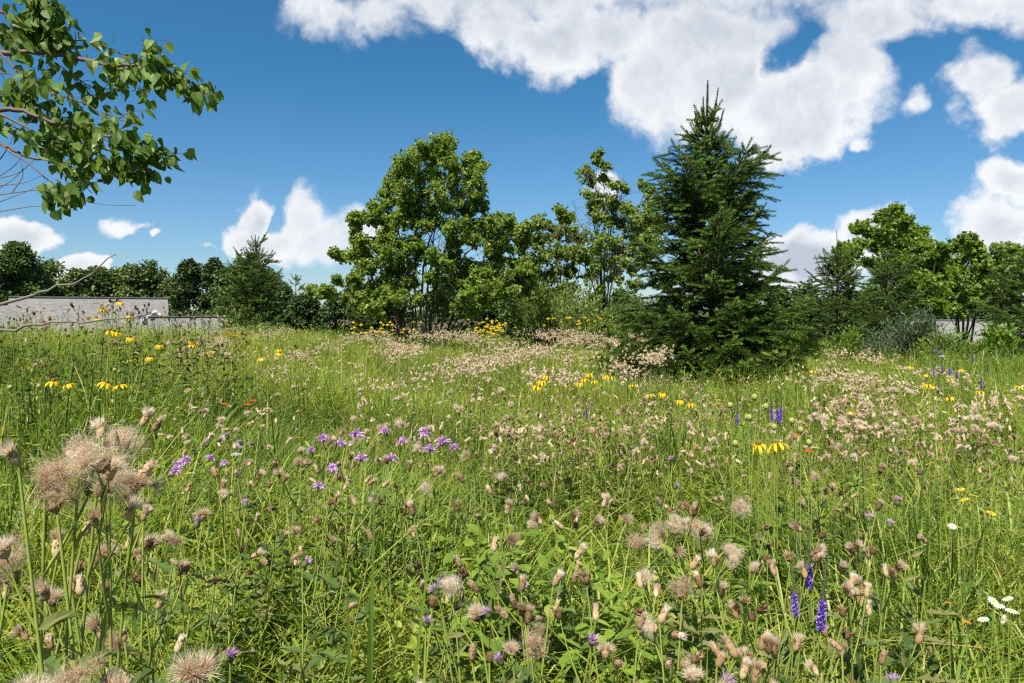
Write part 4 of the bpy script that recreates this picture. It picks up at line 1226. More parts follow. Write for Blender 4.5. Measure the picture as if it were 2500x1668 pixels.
def thistle_head(kind, seed, hi=True):
    """returns (cup mesh, fluff mesh or None): the axis is +Z, origin at the stalk"""
    global rng
    keep = rng; rng = np.random.default_rng(seed)
    c = Acc(); f = Acc()
    mat = 'cup'
    nh = 1.0 if hi else .45
    wk = 1.0 if hi else 2.0
    if kind == 'closed':
        lathe(c, [(.0010, 0), (.0036, .002), (.0049, .006), (.0046, .011), (.0036, .016), (.0030, .018)], 9, rng.uniform(.3, .7), jit=.1)
        for i in range(int(22 * nh)):
            pass
        hairs(f, int(60 * nh), .011, .0009 * wk, rdir(int(60 * nh)) * .32 + [0, 0, 1], 0, (.2, .8), 0, (0, 0, .013))
        lathe(f, [(.0036, .013), (.0038, .017), (.0022, .021), (.0004, .023)], 7, .45, jit=.2)
        hairs(f, int(160 * nh), .014, .0006 * wk, rdir(int(160 * nh)) * .38 + [0, 0, 1], 0, (.2, .9), 0, (0, 0, .011))
    elif kind == 'brush':
        lathe(c, [(.0010, 0), (.0034, .002), (.0046, .007), (.0040, .013), (.0032, .017)], 9, rng.uniform(.3, .8), jit=.1)
        k = int(420 * nh); hairs(f, k, .0155, .0006 * wk, rdir(k) * .42 + [0, 0, 1], 0, (.35, 1), 0, (0, 0, .011), .25)
    elif kind == 'side':
        lathe(c, [(.0010, 0), (.0034, .002), (.0048, .007), (.0040, .014)], 9, rng.uniform(.3, .8), jit=.1)
        k = int(420 * nh); d = rdir(k) * .5 + [.55, .1, .7]; hairs(f, k, .017, .0006 * wk, d, 0, (.45, 1), 0, (0, 0, .012), .3)
    elif kind == 'open':
        lathe(c, [(.0012, 0), (.0050, .003), (.0075, .008), (.0085, .011), (.002, .0105)], 9, rng.uniform(.3, .8), jit=.12)
        for (ox, oy) in [(0, 0), (.005, .002), (-.004, .004)]:
            k = int(300 * nh); d = rdir(k) * [.8, .8, .7] + [ox * 90 - .25, oy * 60, .85]; hairs(f, k, .0165, .00034 * wk, d, 0, (.1, 1), 0, (ox, oy, .011), .8)
    elif kind == 'cloud':
        lathe(c, [(.0012, 0), (.0050, .003), (.0080, .008), (.0095, .011), (.002, .0105)], 9, rng.uniform(.2, .6), jit=.12)
        for _ in range(5):
            o = rng.normal(size=3) * [.014, .010, .009] + [-.010, 0, .024]
            k = int(150 * nh); hairs(f, k, .017, .00032 * wk, rdir(k, .3) * [1.3, 1, .8], 0, (.4, 1), 0, o, .7)
        k = int(1100 * nh)
        o = rng.normal(size=(k, 3)) * [.013, .010, .0085] + [-.010, 0, .024]
        dd_ = rdir(k); sd_ = nrm(np.cross(dd_, rdir(k))) * .00014 * wk; Lk = rng.uniform(.005, .013, k)[:, None]
        md_ = o + dd_ * Lk * .5 + rng.normal(size=(k, 3)) * .0015
        vv = np.stack([o - sd_, o + sd_, md_ + sd_, md_ - sd_, o + dd_ * Lk], 1).reshape(-1, 3)
        ii = np.arange(k)[:, None] * 5
        f.add(vv, np.concatenate([ii + [[0, 1, 2]], ii + [[0, 2, 3]], ii + [[3, 2, 4]]]), np.repeat(rng.uniform(.4, 1, k), 5))
    elif kind == 'brown':
        mat = 'cup'
        lathe(c, [(.0010, 0), (.0040, .002), (.0055, .007), (.0050, .010), (.001, .009)], 9, .1, jit=.2)
        k = int(70 * nh); hairs(c, k, .013, .0015 * wk, rdir(k) * .6 + [0, 0, 1], .002, (.0, .65), 0, (0, 0, .004), .5)
    elif kind == 'lilac':
        mat = 'greencup'
        lathe(c, [(.0012, 0), (.0052, .003), (.0060, .009), (.0046, .013), (.004, .014)], 8, .3, jit=.08)
        k = int(130 * nh); hairs(f, k, .013, .0010 * wk, rdir(k) * .75 + [0, 0, .85], 0, (.2, 1), 0, (0, 0, .011), .15)
    if kind != 'brown':
        kb = 46 if hi else 0
        if kb:
            an = rng.uniform(0, 6.28, kb); zz = rng.uniform(.001, .014, kb)
            rr = .0040 * np.sin(np.clip(zz / .019, .1, 1) * 2.6) + .0008
            pb = np.stack([rr * np.cos(an), rr * np.sin(an), zz], -1)
            c.inst(LANCE2, frames(np.stack([np.cos(an) * .35, np.sin(an) * .35, np.ones(kb)], -1), np.stack([np.cos(an), np.sin(an), 0 * an], -1), rng.uniform(.004, .007, kb), 1.2), pb, rng.uniform(.25, .9, kb))
    cm = c.mesh('bract_cup', M[mat]); fm = None
    if f.n:
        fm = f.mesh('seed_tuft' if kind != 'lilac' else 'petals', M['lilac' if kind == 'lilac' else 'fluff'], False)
    # single mesh with both (for plants farther off)
    j = Acc()
    def back(me, mi):
        nv = len(me.vertices); v = np.empty(nv * 3); me.vertices.foreach_get('co', v)
        a = np.empty(nv); me.attributes['v'].data.foreach_get('value', a)
        ls = np.empty(len(me.polygons), int); lt = np.empty(len(me.polygons), int)
        me.polygons.foreach_get('loop_start', ls); me.polygons.foreach_get('loop_total', lt)
        li = np.empty(len(me.loops), int); me.loops.foreach_get('vertex_index', li)
        base = j.n; first = True
        for kk in (3, 4):
            s_ = ls[lt == kk]
            if len(s_):
                fx = li[s_[:, None] + np.arange(kk)]
                if first:
                    j.add(v.reshape(-1, 3), fx, a, mi); first = False
                else:
                    j.Fc.append(fx + base); j.M.append(np.full(len(fx), mi))
    back(cm, 0)
    if fm: back(fm, 1)
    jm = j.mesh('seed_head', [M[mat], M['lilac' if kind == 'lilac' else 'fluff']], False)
    rng = keep
    return cm, fm, jm
HEADS = {}
for q, kind in enumerate(('closed', 'brush', 'side', 'open', 'cloud', 'brown', 'lilac')):
    HEADS[kind] = [thistle_head(kind, 100 + q * 10 + i) for i in range(3 if kind != 'brown' else 2)]
LOWH = {}
for q, kind in enumerate(('closed', 'brush', 'open', 'brown')):
    LOWH[kind] = thistle_head(kind, 300 + q, False)[2]

def align_z(d):
    """euler-able matrix turning +Z into d"""
    from mathutils import Vector
    return Vector(tuple(float(c) for c in d)).to_track_quat('Z', 'Y').to_euler()

MIX = {'mixed': (['closed', 'brush', 'side', 'open', 'brown'], [.34, .28, .14, .08, .16]),
       'buds': (['closed', 'brown', 'brush'], [.6, .25, .15]),
       'fluffy': (['cloud', 'open', 'side', 'closed'], [.42, .14, .22, .22]),
       'open': (['open', 'side', 'brush', 'closed'], [.22, .26, .32, .2]),
       'brown': (['brown', 'closed', 'brush'], [.7, .2, .1]),
       'lilac': (['lilac', 'closed'], [.7, .3]),
       'lilac1': (['lilac'], [1.0]), 'brush': (['brush', 'closed', 'side'], [.6, .2, .2])}

class ThProto:
    """one thistle skeleton: stem, leaves and head sockets; top at z = 1"""
    def __init__(s, nb, spread, seed, leaves=True, top=.35):
        global rng
        keep = rng; rng = np.random.default_rng(seed)
        st = Acc(); lf = Acc(); s.sock = []
        b = np.array([0, 0, 0.]); tpt = np.array([rng.uniform(.06, .24), rng.normal() * .05, .965])
        mid = (b + tpt) / 2 + [rng.normal() * .03, rng.normal() * .03, 0]
        p = bez(b, mid, tpt, 9)
        tube(st, p, np.linspace(.0032, .0014, 9), 5, .45)
        s.sock.append((p[-1], p[-1] - p[-2]))
        for i in range(nb):
            q = 1 - top * (i + .5) / max(1, nb) * rng.uniform(.7, 1.3)
            j = q * 8; jj = min(int(j), 7); pos = p[jj] * (1 - (j - jj)) + p[jj + 1] * (j - jj)
            ang = i * 2.4 + rng.uniform(-.5, .5); L_ = spread * rng.uniform(.5, 1.15)
            e = pos + np.array([math.cos(ang) * L_, math.sin(ang) * L_, min(.99 - pos[2], L_ * rng.uniform(.9, 1.8))])
            m_ = (pos + e) / 2 + np.array([math.cos(ang), math.sin(ang), -.3]) * L_ * .18
            bp_ = bez(pos, m_, e, 6)
            tube(st, bp_, np.linspace(.0016, .0009, 6), 4, .4)
            s.sock.append((e, e - bp_[-2]))
            if rng.random() < .75:
                a2 = ang + rng.uniform(-1.2, 1.2); l2 = rng.uniform(.012, .04)
                e2 = bp_[-2] + np.array([math.cos(a2) * l2, math.sin(a2) * l2, rng.uniform(0, .03)])
                tube(st, np.array([bp_[-3], e2]), [.0010, .0008], 3, .4)
                s.sock.append((e2, e2 - bp_[-3]))
            # small bract leaf
            for _ in range(2):
                lf.inst(LANCE, frames(rdir(1, .2), rdir(1, 1), rng.uniform(.02, .045)), [bp_[rng.integers(0, 4)]], rng.uniform(.2, .9))
        if leaves:
            n = 20
            for i in range(n):
                q = .2 + .68 * i / n; j = q * 8; jj = int(j); pos = p[jj] * (1 - (j - jj)) + p[jj + 1] * (j - jj)
                a = i * 2.4
                d = np.array([[math.cos(a), math.sin(a), rng.uniform(.0, .6)]])
                lf.inst(JAG, frames(d, [[0, 0, 1]], rng.uniform(.07, .11) * (1.15 - .55 * q)), [pos], rng.uniform(.15, .85))
        s.stem = st.mesh('stem', M['stem']); s.fol = lf.mesh('foliage', M['thleaf'], False)
        rng = keep
PROTOS = [ThProto(nb, sp, 500 + i) for i, (nb, sp) in enumerate([(1, .03), (2, .05), (3, .06), (4, .07), (5, .075), (6, .085), (7, .08), (3, .09), (5, .10), (8, .09)])]

def thistle(x, y, ztop, nh, mix, label, detail=2, group=None, hs=1.0, name='thistle_plant', tilt=None):
    z0 = float(ground(x, y))
    S = max(.2, ztop - z0)
    cand = [p for p in PROTOS if len(p.sock) >= nh] or [PROTOS[-1]]
    pr = cand[rng.integers(0, min(3, len(cand)))]
    rz_ = rng.uniform(0, 6.28); tp = pr.sock[0][0]; c_, s_ = math.cos(rz_), math.sin(rz_)
    x, y = x - (tp[0] * c_ - tp[1] * s_), y - (tp[0] * s_ + tp[1] * c_)
    root = thing(name, label, 'thistle', (x, y, z0), rz_, group, (1, 1, 1))
    st = obj('stem', pr.stem, root, scale=(1, 1, S)); fo = obj('foliage', pr.fol, root, scale=(1, 1, S))
    kinds, w = MIX[mix]
    w = np.array(w) / sum(w)
    for (c, d) in pr.sock[:nh]:
        kd = rng.choice(kinds, p=w)
        v = HEADS[kd][rng.integers(0, len(HEADS[kd]))]
        dd = nrm(np.array([d * [1, 1, S]]))[0] + rng.normal(size=3) * .33; dd[2] = max(dd[2], .15)
        sc = hs * rng.uniform(.8, 1.2) * ({'cloud': .62, 'open': .82}.get(kd, 1.0) if math.hypot(x, y) > .85 else {'cloud': .78, 'open': .95}.get(kd, .85))
        loc = c * [1, 1, S]
        if detail >= 2:
            h = obj('seed_head' if kd != 'lilac' else 'flower_head', v[0], root, loc, align_z(dd), sc)
            if v[1] is not None:
                obj('seed_tuft' if kd != 'lilac' else 'petals', v[1], h)
        else:
            obj('seed_head' if kd != 'lilac' else 'flower_head', v[2], root, loc, align_z(dd), sc)
    return root

ZT = 1.02     # usual height of the heads above the ground
def depth_for(py, zt):
    return F * (EYE - zt) / max(8.0, py - HOR)

# hand-placed plants: px, py of the main heads, height, heads, look, label
NEAR = [
 (45,1005,.62,4,'fluffy',1.5,'fluffy pale thistle at the left edge, above and left of the largest cottony seed mass'),
 (110,1085,.66,6,'fluffy',1.6,'cottony thistle forming the left part of the largest pale seed mass at left'),
 (195,1015,.68,6,'fluffy',1.6,'cottony thistle whose wind-blown top is the highest of the largest pale seed mass'),
 (235,1095,.66,6,'fluffy',1.6,'cottony thistle in the middle of the largest pale seed mass, on thick yellow-green stems'),
 (325,1120,.70,4,'open',1.7,'thistle with one bright round fluff ball ending the largest seed mass on its right'),
 (35,1235,.85,4,'buds',1.0,'closed tan thistle heads at the left edge, below the largest cottony seed mass'),
 (140,1275,.80,2,'open',1.5,'single fluffy thistle head below the left part of the largest seed mass'),
 (205,1215,.80,3,'buds',1.3,'pair of blunt tan thistle buds on thick stalks just below the largest seed mass'),
 (262,1285,.85,3,'open',1.3,'half-open tan thistle head below the right part of the largest seed mass'),
 (175,1345,.72,2,'buds',1.4,'lone brown thistle bud on a thick stalk, lower left'),
 (150,1605,.55,3,'fluffy',2.1,'very large blurry cottony thistle head in the bottom left corner, left one of the pair'),
 (290,1612,.56,3,'open',2.2,'very large round cottony thistle head in the bottom left corner, right one of the pair'),
 (265,1060,.70,6,'fluffy',1.6,'cottony thistle filling the right shoulder of the largest pale seed mass'),
 (140,1130,.64,5,'fluffy',1.5,'cottony thistle at the underside of the largest pale seed mass'),
 (215,1640,.56,4,'open',2.0,'fluffy thistle head cut by the bottom edge between the two very large ones'),
 (350,1190,1.0,3,'buds',1.2,'brown thistle buds right of the big round fluff ball'),
 (350,1355,1.0,4,'mixed',1.2,'thistle with cream-tipped buds stacked one over the other, lower left'),
 (385,1425,1.0,3,'open',1.1,'cream and grey fluffy thistle pair, low left of centre'),
 (265,1390,.95,2,'buds',1.1,'two small brown thistle buds low at left'),
 (440,1345,1.1,2,'open',1.1,'round tan thistle ball right of the stacked cream buds'),
 (430,1525,.9,1,'buds',1.3,'single tan bud standing alone near the bottom, above the lone lilac heads'),
 (305,1490,.85,1,'brown',1.3,'single dark tan thistle bud low at left, over the bottom corner pair'),
 (525,1375,1.2,2,'brown',1.1,'dark brown thistle head beside a leaning bud, left of the broad dark blades'),
 (495,1225,1.35,3,'open',1.2,'thistle with one ragged fluffy star of a head, left of centre'),
 (455,1160,1.5,5,'buds',1.1,'cluster of brown buds up and left of the ragged fluffy star head'),
 (540,1160,1.5,7,'mixed',1.1,'crowd of tan heads above and right of the ragged fluffy star head'),
 (632,1135,1.7,4,'open',1.1,'pair of roundish fluffy heads below and right of the small white flower'),
 (580,1130,1.7,2,'buds',1.1,'slim tan buds directly below the small white flower'),
 (690,1140,1.6,6,'mixed',1.1,'tan heads left of the lilac bergamot patch'),
 (735,1075,1.9,5,'open',1.2,'thistle with a blown head at the left end of the lilac bergamot patch'),
 (795,1065,1.9,7,'mixed',1.2,'upright tan heads in front of the left lilac bergamot blooms'),
 (850,1110,1.8,6,'buds',1.2,'brown heads right in the middle of the lilac bergamot patch'),
 (925,1030,2.0,4,'fluffy',1.3,'white fluffy thistle top standing highest behind the lilac bergamot patch'),
 (970,1060,2.0,6,'fluffy',1.4,'large pale seed cloud at the right of the lilac bergamot patch'),
 (1000,1115,1.8,5,'open',1.2,'thistle with a blown brush-shaped head, right end of the bergamot patch'),
 (970,1155,1.7,4,'brown',1.3,'rusty brown empty heads under the right end of the bergamot patch'),
 (800,1190,1.5,6,'mixed',1.1,'group of cream heads under the left part of the bergamot patch'),
 (870,1190,1.4,5,'buds',1.1,'tan buds crowded just above the broad dark leaf blades'),
 (1010,1215,1.4,2,'open',1.4,'single creamy shaving-brush head right of the broad dark leaf blades'),
 (910,1270,1.25,1,'brush',1.2,'single ribbed cream head leaning right beside the broad dark leaf blades') ,
 (1200,1165,1.5,4,'buds',1.1,'tan buds on thin stems a little right of centre'),
 (1237,1215,1.45,2,'open',1.5,'round silky tan tuft alone, right of centre'),
 (1170,1225,1.45,2,'buds',1.0,'two small leaning cream buds left of the round silky tuft'),
 (1350,1200,1.5,5,'buds',1.1,'group of cream and brown heads left of the first drifting seed cloud'),
 (1400,1225,1.45,4,'fluffy',1.4,'seed cloud drifting over the green leaf tips, right of centre'),
 (1460,1245,1.4,3,'fluffy',1.4,'rightmost tangle of the drifting seed cloud near the centre'),
 (1560,1290,1.3,3,'fluffy',1.2,'small pale seed puff below and left of the two big round seed clouds'),
 (1640,1205,1.4,4,'open',1.2,'tan heads at the upper left of the two big round seed clouds'),
 (1695,1215,1.4,5,'fluffy',1.5,'upper one of the two big round seed clouds right of centre'),
 (1720,1265,1.35,5,'fluffy',1.5,'lower one of the two big round seed clouds right of centre'),
 (1265,1350,1.15,2,'brush',1.1,'small white-tipped head with a bud beside it, centre right') ,
 (1125,1330,1.15,2,'buds',1.1,'leaning cream bud above the little lilac pair in the lower centre'),
 (1350,1375,1.1,5,'brush',1.2,'row of three tan tufted heads left of the solid brown round head'),
 (1432,1372,1.1,1,'brown',1.8,'solid brown round seed head standing alone, lower right of centre'),
 (1055,1425,1.05,2,'buds',1.1,'slim leaning buds left of the ragged cottony head in the lower centre'),
 (1110,1430,1.05,2,'buds',1.1,'twisted tan bud just left of the ragged cottony head in the lower centre'),
 (1170,1455,1.0,3,'fluffy',1.3,'ragged cottony head with one upright bud in front, lower centre'),
 (1240,1450,1.0,2,'buds',1.1,'two slender buds right of the ragged cottony head'),
 (1288,1462,1.0,2,'open',1.3,'flame-shaped cream tuft in the lower centre'),
 (1152,1545,.9,2,'buds',1.2,'brown and cream bud pair near the bottom, left of the bright lilac head'),
 (1195,1550,.9,2,'buds',1.1,'tan tufted bud near the bottom touching the bright lilac head'),
 (1455,1455,1.0,4,'buds',1.1,'brown heads on branching stalks left of the pale seed puff, lower right'),
 (1560,1475,1.0,5,'mixed',1.2,'dense bunch of cream and brown heads, lower right of centre'),
 (1610,1460,1.0,4,'buds',1.2,'brown heads joining the dense bunch on its right'),
 (1665,1405,1.05,5,'fluffy',1.5,'blown seed cloud over a brown bunch, lower right'),
 (1760,1400,1.1,3,'brush',1.1,'white-tipped heads left of the three violet spikes') ,
 (1800,1450,1.0,5,'mixed',1.1,'long leaning heads just left of the three violet spikes'),
 (1850,1430,1.0,4,'brown',1.1,'dried dark heads touching the left violet spike'),
 (1930,1315,1.15,4,'brown',1.3,'wilted drooping tan head above and left of the violet spikes'),
 (1965,1355,1.1,3,'open',1.3,'loose cream tuft right behind the tallest violet spike'),
 (2075,1305,1.2,6,'mixed',1.2,'cluster of round tan heads up and right of the violet spikes'),
 (2120,1310,1.2,4,'open',1.2,'pale fluffy heads at the right of the round tan cluster'),
 (2165,1355,1.15,3,'open',1.2,'half-open cream ball, lowest and rightmost of the heads right of the violet spikes'),
 (2075,1400,1.05,4,'open',1.3,'drooping cream tuft right of the violet spikes'),
 (2060,1445,1.0,3,'brown',1.4,'dark brown splayed empty head right of the violet spikes'),
 (1690,1600,.85,5,'open',1.3,'cream heads around the lilac head at the bottom, right of centre'),
 (1750,1560,.9,4,'mixed',1.2,'upright white head above the lilac head at the bottom'),
 (1810,1590,.88,3,'brush',1.2,'leaning striped cream tuft at the bottom right of centre') ,
 (1760,1640,.82,3,'open',1.3,'cream tufts cut by the bottom edge, right of centre'),
 (2055,1525,.95,3,'brush',1.1,'cream-topped head below the violet spikes') ,
 (2150,1560,.95,2,'brush',1.1,'pale bud pair in the lower right among long grass') ,
 (2085,1620,.88,2,'brown',1.1,'small dark head at the bottom edge, lower right'),
 (2000,1265,1.3,3,'brown',1.1,'dark brown small heads above the wilted drooping head'),
 (1870,1245,1.3,3,'brown',1.2,'dark bronze heads left of the wilted drooping head'),
 (2140,1205,1.5,1,'open',1.3,'lone round cream ball on the open green at right'),
 (2270,1280,1.3,1,'open',1.1,'tiny cream ball far to the right on the green'),
 (1215,1035,2.2,2,'fluffy',1.4,'silky double puff in front of the mid-field thistle band'),
 (1060,1030,2.4,7,'buds',1.2,'compact knot of brown buds right of the bergamot patch'),
 (1970,1075,2.0,8,'mixed',1.2,'long row of tan heads right of the large yellow coneflowers'),
 (2030,1070,2.0,6,'fluffy',1.5,'blown seed cloud on the long tan row right of the large yellow coneflowers'),
 (2100,1080,2.0,6,'open',1.2,'right end of the long tan row right of the large yellow coneflowers'),
 (1940,1100,2.0,4,'open',1.2,'cream tufts under the left end of the long tan row'),
]
near_n = 0
for (px, py, dz, nh, mix, hs, lab) in NEAR:
    # third value: distance from the camera in metres
    p = P(px, py, dz)
    thistle(p[0], dz, max(.35, p[2]), nh if (nh < 3 or dz < .8) else nh + 1, mix, lab, 2, None, (1 + (hs - 1) * .40) * (.80 if dz < .8 else .98))
    near_n += 1

# middle distance thistles, in named drifts
def in_poly(px, py, poly):
    c = False; n = len(poly)
    for i in range(n):
        (x1, y1), (x2, y2) = poly[i], poly[(i + 1) % n]
        if (y1 > py) != (y2 > py) and px < (x2 - x1) * (py - y1) / (y2 - y1) + x1:
            c = not c
    return c
DRIFTS = [ # polygon in the photo, count, mix, height, label
 ([(1080,960),(1560,940),(1600,1060),(1200,1060)], 62, 'mixed', 1.0, 'tan-headed thistle in the mid-field band below the yellow flowers left of the big spruce'),
 ([(1560,890),(1860,920),(1800,1000),(1560,985)], 32, 'mixed', 1.0, 'fluffy thistle in the drift at the foot of the big spruce'),
 ([(1560,1000),(1800,1010),(1820,1120),(1500,1130)], 16, 'mixed', .95, 'scattered thistle between the big spruce drift and the large yellow coneflowers'),
 ([(1860,960),(2150,940),(2260,1060),(1900,1050)], 30, 'mixed', .98, 'fluffy thistle in the pinkish drift right of the big spruce'),
 ([(2100,960),(2480,1000),(2480,1120),(2200,1110)], 24, 'mixed', .95, 'small-headed thistle in the thin drift on the far right'),
 ([(380,830),(760,830),(760,900),(400,900)], 30, 'mixed', 1.0, 'tan thistle in the drift left of centre below the young spruce'),
 ([(0,900),(360,880),(360,960),(0,960)], 12, 'buds', 1.05, 'dark-headed thistle in the shaded tall grass at left'),
]
from_n = 0
for (poly, n, mix, zt, lab) in DRIFTS:
    xs = [p[0] for p in poly]; ys = [p[1] for p in poly]
    k = 0
    while k < n:
        px, py = rng.uniform(min(xs), max(xs)), rng.uniform(min(ys), max(ys))
        if not in_poly(px, py, poly): continue
        z = zt + rng.uniform(-.05, .05)
        d = depth_for(py, z); q = P(px, py, d)
        thistle(q[0], d, q[2], int(rng.integers(4, 10)), mix, lab, 1, lab.replace('thistle', 'thistles', 1), 1.0)
        k += 1; from_n += 1

for i in range(26):
    px, py, d = rng.uniform(-20, 530), rng.uniform(742, 800), rng.uniform(4.0, 6.5)
    q = P(px, py, d)
    thistle(q[0], d, q[2], int(rng.integers(4, 9)), 'mixed', 'thin thistle in the loose row standing before the lower half of the grey roofs', 1, 'thistles in the loose row before the grey roofs', 1.05)
# tall thistles standing against the grey roof on the left
TALLT = [(250,705,4.2,8,'tall thistle whose tan cluster rises highest above the grey roof'), (85,745,3.6,7,'tall thistle over the left part of the grey roof'), (205,745,3.9,10,'dense tall thistle before the middle left of the grey roof'),
 (120,755,3.6,6,'thistle with small heads low before the left of the grey roof'), (275,735,4.3,8,'tall thistle beside the highest yellow flower over the roof'), (310,750,4.3,6,'tall thistle just right of the highest yellow flower over the roof'),
 (350,740,4.5,6,'tall slim thistle before the right end of the long grey roof'), (440,755,5.0,8,'feathery tan thistle over the gap between the two grey roofs'), (475,765,5.2,7,'tan thistle over the lower grey roof'),
 (510,775,5.2,7,'tan thistle at the right end of the lower grey roof'), (585,745,5.5,9,'tall thistle cluster standing out against the young spruce'), (545,785,5.4,7,'tan thistle at the left foot of the young spruce'),
 (560,800,5.4,7,'lower tan thistle at the left foot of the young spruce'), (175,775,3.8,6,'short thistle under the middle of the grey roof, left of the yellow flowers'), (385,810,4.5,8,'fluffy thistle just below the small white gable'), (30,780,3.2,5,'thistle over the leftmost grey roof')]
for (px, py, d, nh, lab) in TALLT:
    q = P(px, py, d)
    thistle(q[0], d, q[2], nh, 'mixed', lab, 1, None, 1.15)

# the rest of the thistles: one mass
ms = Acc()
def mesh_arrays(me):
    nv = len(me.vertices); v = np.empty(nv * 3); me.vertices.foreach_get('co', v)
    a = np.empty(nv); me.attributes['v'].data.foreach_get('value', a)
    mi = np.empty(len(me.polygons), int); me.polygons.foreach_get('material_index', mi)
    ls = np.empty(len(me.polygons), int); lt = np.empty(len(me.polygons), int)
    me.polygons.foreach_get('loop_start', ls); me.polygons.foreach_get('loop_total', lt)
    li = np.empty(len(me.loops), int); me.loops.foreach_get('vertex_index', li)
    out = []
    for kk in (3, 4):
        for mm in (0, 1):
            s_ = ls[(lt == kk) & (mi == mm)]
            if len(s_): out.append((li[s_[:, None] + np.arange(kk)], mm))
    return v.reshape(-1, 3), a, out
LA = {k: mesh_arrays(m) for k, m in LOWH.items()}
def simple_head():
    a = Acc()
    lathe(a, [(.001, 0), (.006, .004), (.007, .012), (.005, .018)], 5, .35, 0)
    a.n0 = a.n
    return a
def mass_heads(acc, pos, scale, dirs, kind):
    v, a, fs = LA[kind]
    R = frames(nrm(np.cross(dirs, rdir(len(pos)))), dirs, scale)
    k = len(pos); n = len(v)
    V = np.einsum('kij,nj->kni', R, v) + pos[:, None]
    av = np.clip(np.tile(a, k) + np.repeat(rng.uniform(-.25, .25, k), n), 0, 1)
    b = acc.n
    first = True
    for f, mm in fs:
        ff = (f[None] + (np.arange(k) * n)[:, None, None]).reshape(-1, f.shape[1])
        if first:
            acc.add(V.reshape(-1, 3), ff, av, mm); first = False
        else:
            acc.Fc.append(ff + b); acc.M.append(np.full(len(ff), mm))
def mass(poly, n, heads, zt, sc, drift=None):
    xs = [p[0] for p in poly]; ys = [p[1] for p in poly]
    pts = []
    while len(pts) < n:
        px, py = rng.uniform(min(xs), max(xs)), rng.uniform(min(ys), max(ys))
        if in_poly(px, py, poly) and sn(px, py * 3.5, .02, 4) + .35 * sn(px, py * 3, .06, 9) > .62 + .25 * rng.random():
            z = zt + rng.uniform(-.07, .07); d = depth_for(py, z)
            q = P(px, py, d); pts.append(q)
    pts = np.array(pts)
    idx = np.repeat(np.arange(n), heads)
    pos = pts[idx] + rng.normal(size=(len(idx), 3)) * [.07, .07, .035]
    dirs = rdir(len(idx), 1.6)
    kd = rng.choice(4, len(idx), p=[.32, .28, .28, .12])
    for q, kind in enumerate(('closed', 'brush', 'open', 'brown')):
        s_ = kd == q
        if s_.any(): mass_heads(ms, pos[s_], sc * rng.uniform(.8, 1.25, s_.sum()), dirs[s_], kind)
    gz = ground(pts[:, 0], pts[:, 1])
    blades(ms, np.stack([pts[:, 0], pts[:, 1], gz], -1), rng.uniform(0, 6, n), pts[:, 2] - gz, np.full(n, .03), np.full(n, .006), 2, .5, 2, np.zeros(n))
mass([(380,800),(760,790),(1050,812),(1450,800),(1560,850),(1500,900),(1000,860),(700,880),(400,870)], 620, 6, .98, 1.15)
mass([(560,782),(1500,785),(1500,830),(560,820)], 420, 6, .98, 1.3)
mass([(950,850),(1500,850),(1560,930),(1200,930),(950,900)], 150, 6, .98, 1.1)
mass([(2000,860),(2200,850),(2300,900),(2100,960),(1980,930)], 75, 6, .85, 1.2)
mass([(1900,900),(2480,930),(2480,1060),(2000,1050)], 60, 6, .92, 1.2)
mass([(1480,820),(1640,820),(1620,880),(1480,880)], 90, 6, 1.0, 1.2)
mass([(250,800),(560,800),(560,850),(250,840)], 80, 6, 1.05, 1.3)
mass([(380,900),(2480,930),(2480,1130),(400,1110)], 150, 3, .98, 1.0)
mass([(620,900),(1300,880),(1300,960),(700,960)], 60, 4, .98, 1.0)
tag(obj('distant_thistles', ms.mesh('distant_thistles', [M['cup'], M['fluff'], M['drystem']], False)), 'pinkish tan drifts of countless far-off thistle seed heads across the field', None, None, 'stuff')
print('thistles', near_n, from_n, 'mass verts', ms.n)

# ------------------------------------------------------------------ other flowers
def stem_mesh(name, leaves, lsz, tpl, seed, rad=.0022, mat='stem', lmat='forb', br=()):
    global rng
    keep = rng; rng = np.random.default_rng(seed)
    st = Acc(); lf = Acc()
    p = bez((0, 0, 0), (rng.normal() * .03, rng.normal() * .03, .5), (0, 0, 1), 7)
    tube(st, p, np.linspace(rad, rad * .55, 7), 5, .4)
    for i in range(leaves):
        q = .15 + .65 * i / max(1, leaves); j = q * 6; jj = int(j); pos = p[jj] * (1 - (j - jj)) + p[jj + 1] * (j - jj)
        a = i * 2.4
        lf.inst(tpl, frames(np.array([[math.cos(a), math.sin(a), rng.uniform(.1, .7)]]), [[0, 0, 1.]], lsz * rng.uniform(.7, 1.2)), [pos], rng.uniform(.2, .8))
    rng = keep
    return st.mesh('stem', M[mat]), (lf.mesh('foliage', M[lmat], False) if leaves else None)
CF_ST = [stem_mesh('cf', 9, .10, LANCE, 700 + i) for i in range(3)]
def petal_mesh(L_, w, droop):
    a = Acc(); n = 5
    v = []
    for i in range(n + 1):
        t = i / n
        ww = w * .5 * (.55 + 1.3 * t * (1.15 - t)) * (1 if i < n else .45)
        ang = droop * t
        r = L_ * (math.sin(ang) / droop if droop else t) ; z = -L_ * ((1 - math.cos(ang)) / droop if droop else 0)
        v += [(r, -ww, z + .0006), (r, 0, z - .0008), (r, ww, z + .0006)]
    f = []
    for i in range(n):
        k = i * 3; f += [(k, k + 3, k + 4, k + 1), (k + 1, k + 4, k + 5, k + 2)]
    a.add(v, f, np.repeat(np.linspace(.1, .9, n + 1), 3))
    return a.mesh('petal', M['yellow'])
PET = [petal_mesh(.034, .0095, d) for d in (.9, 1.4, 1.9)]
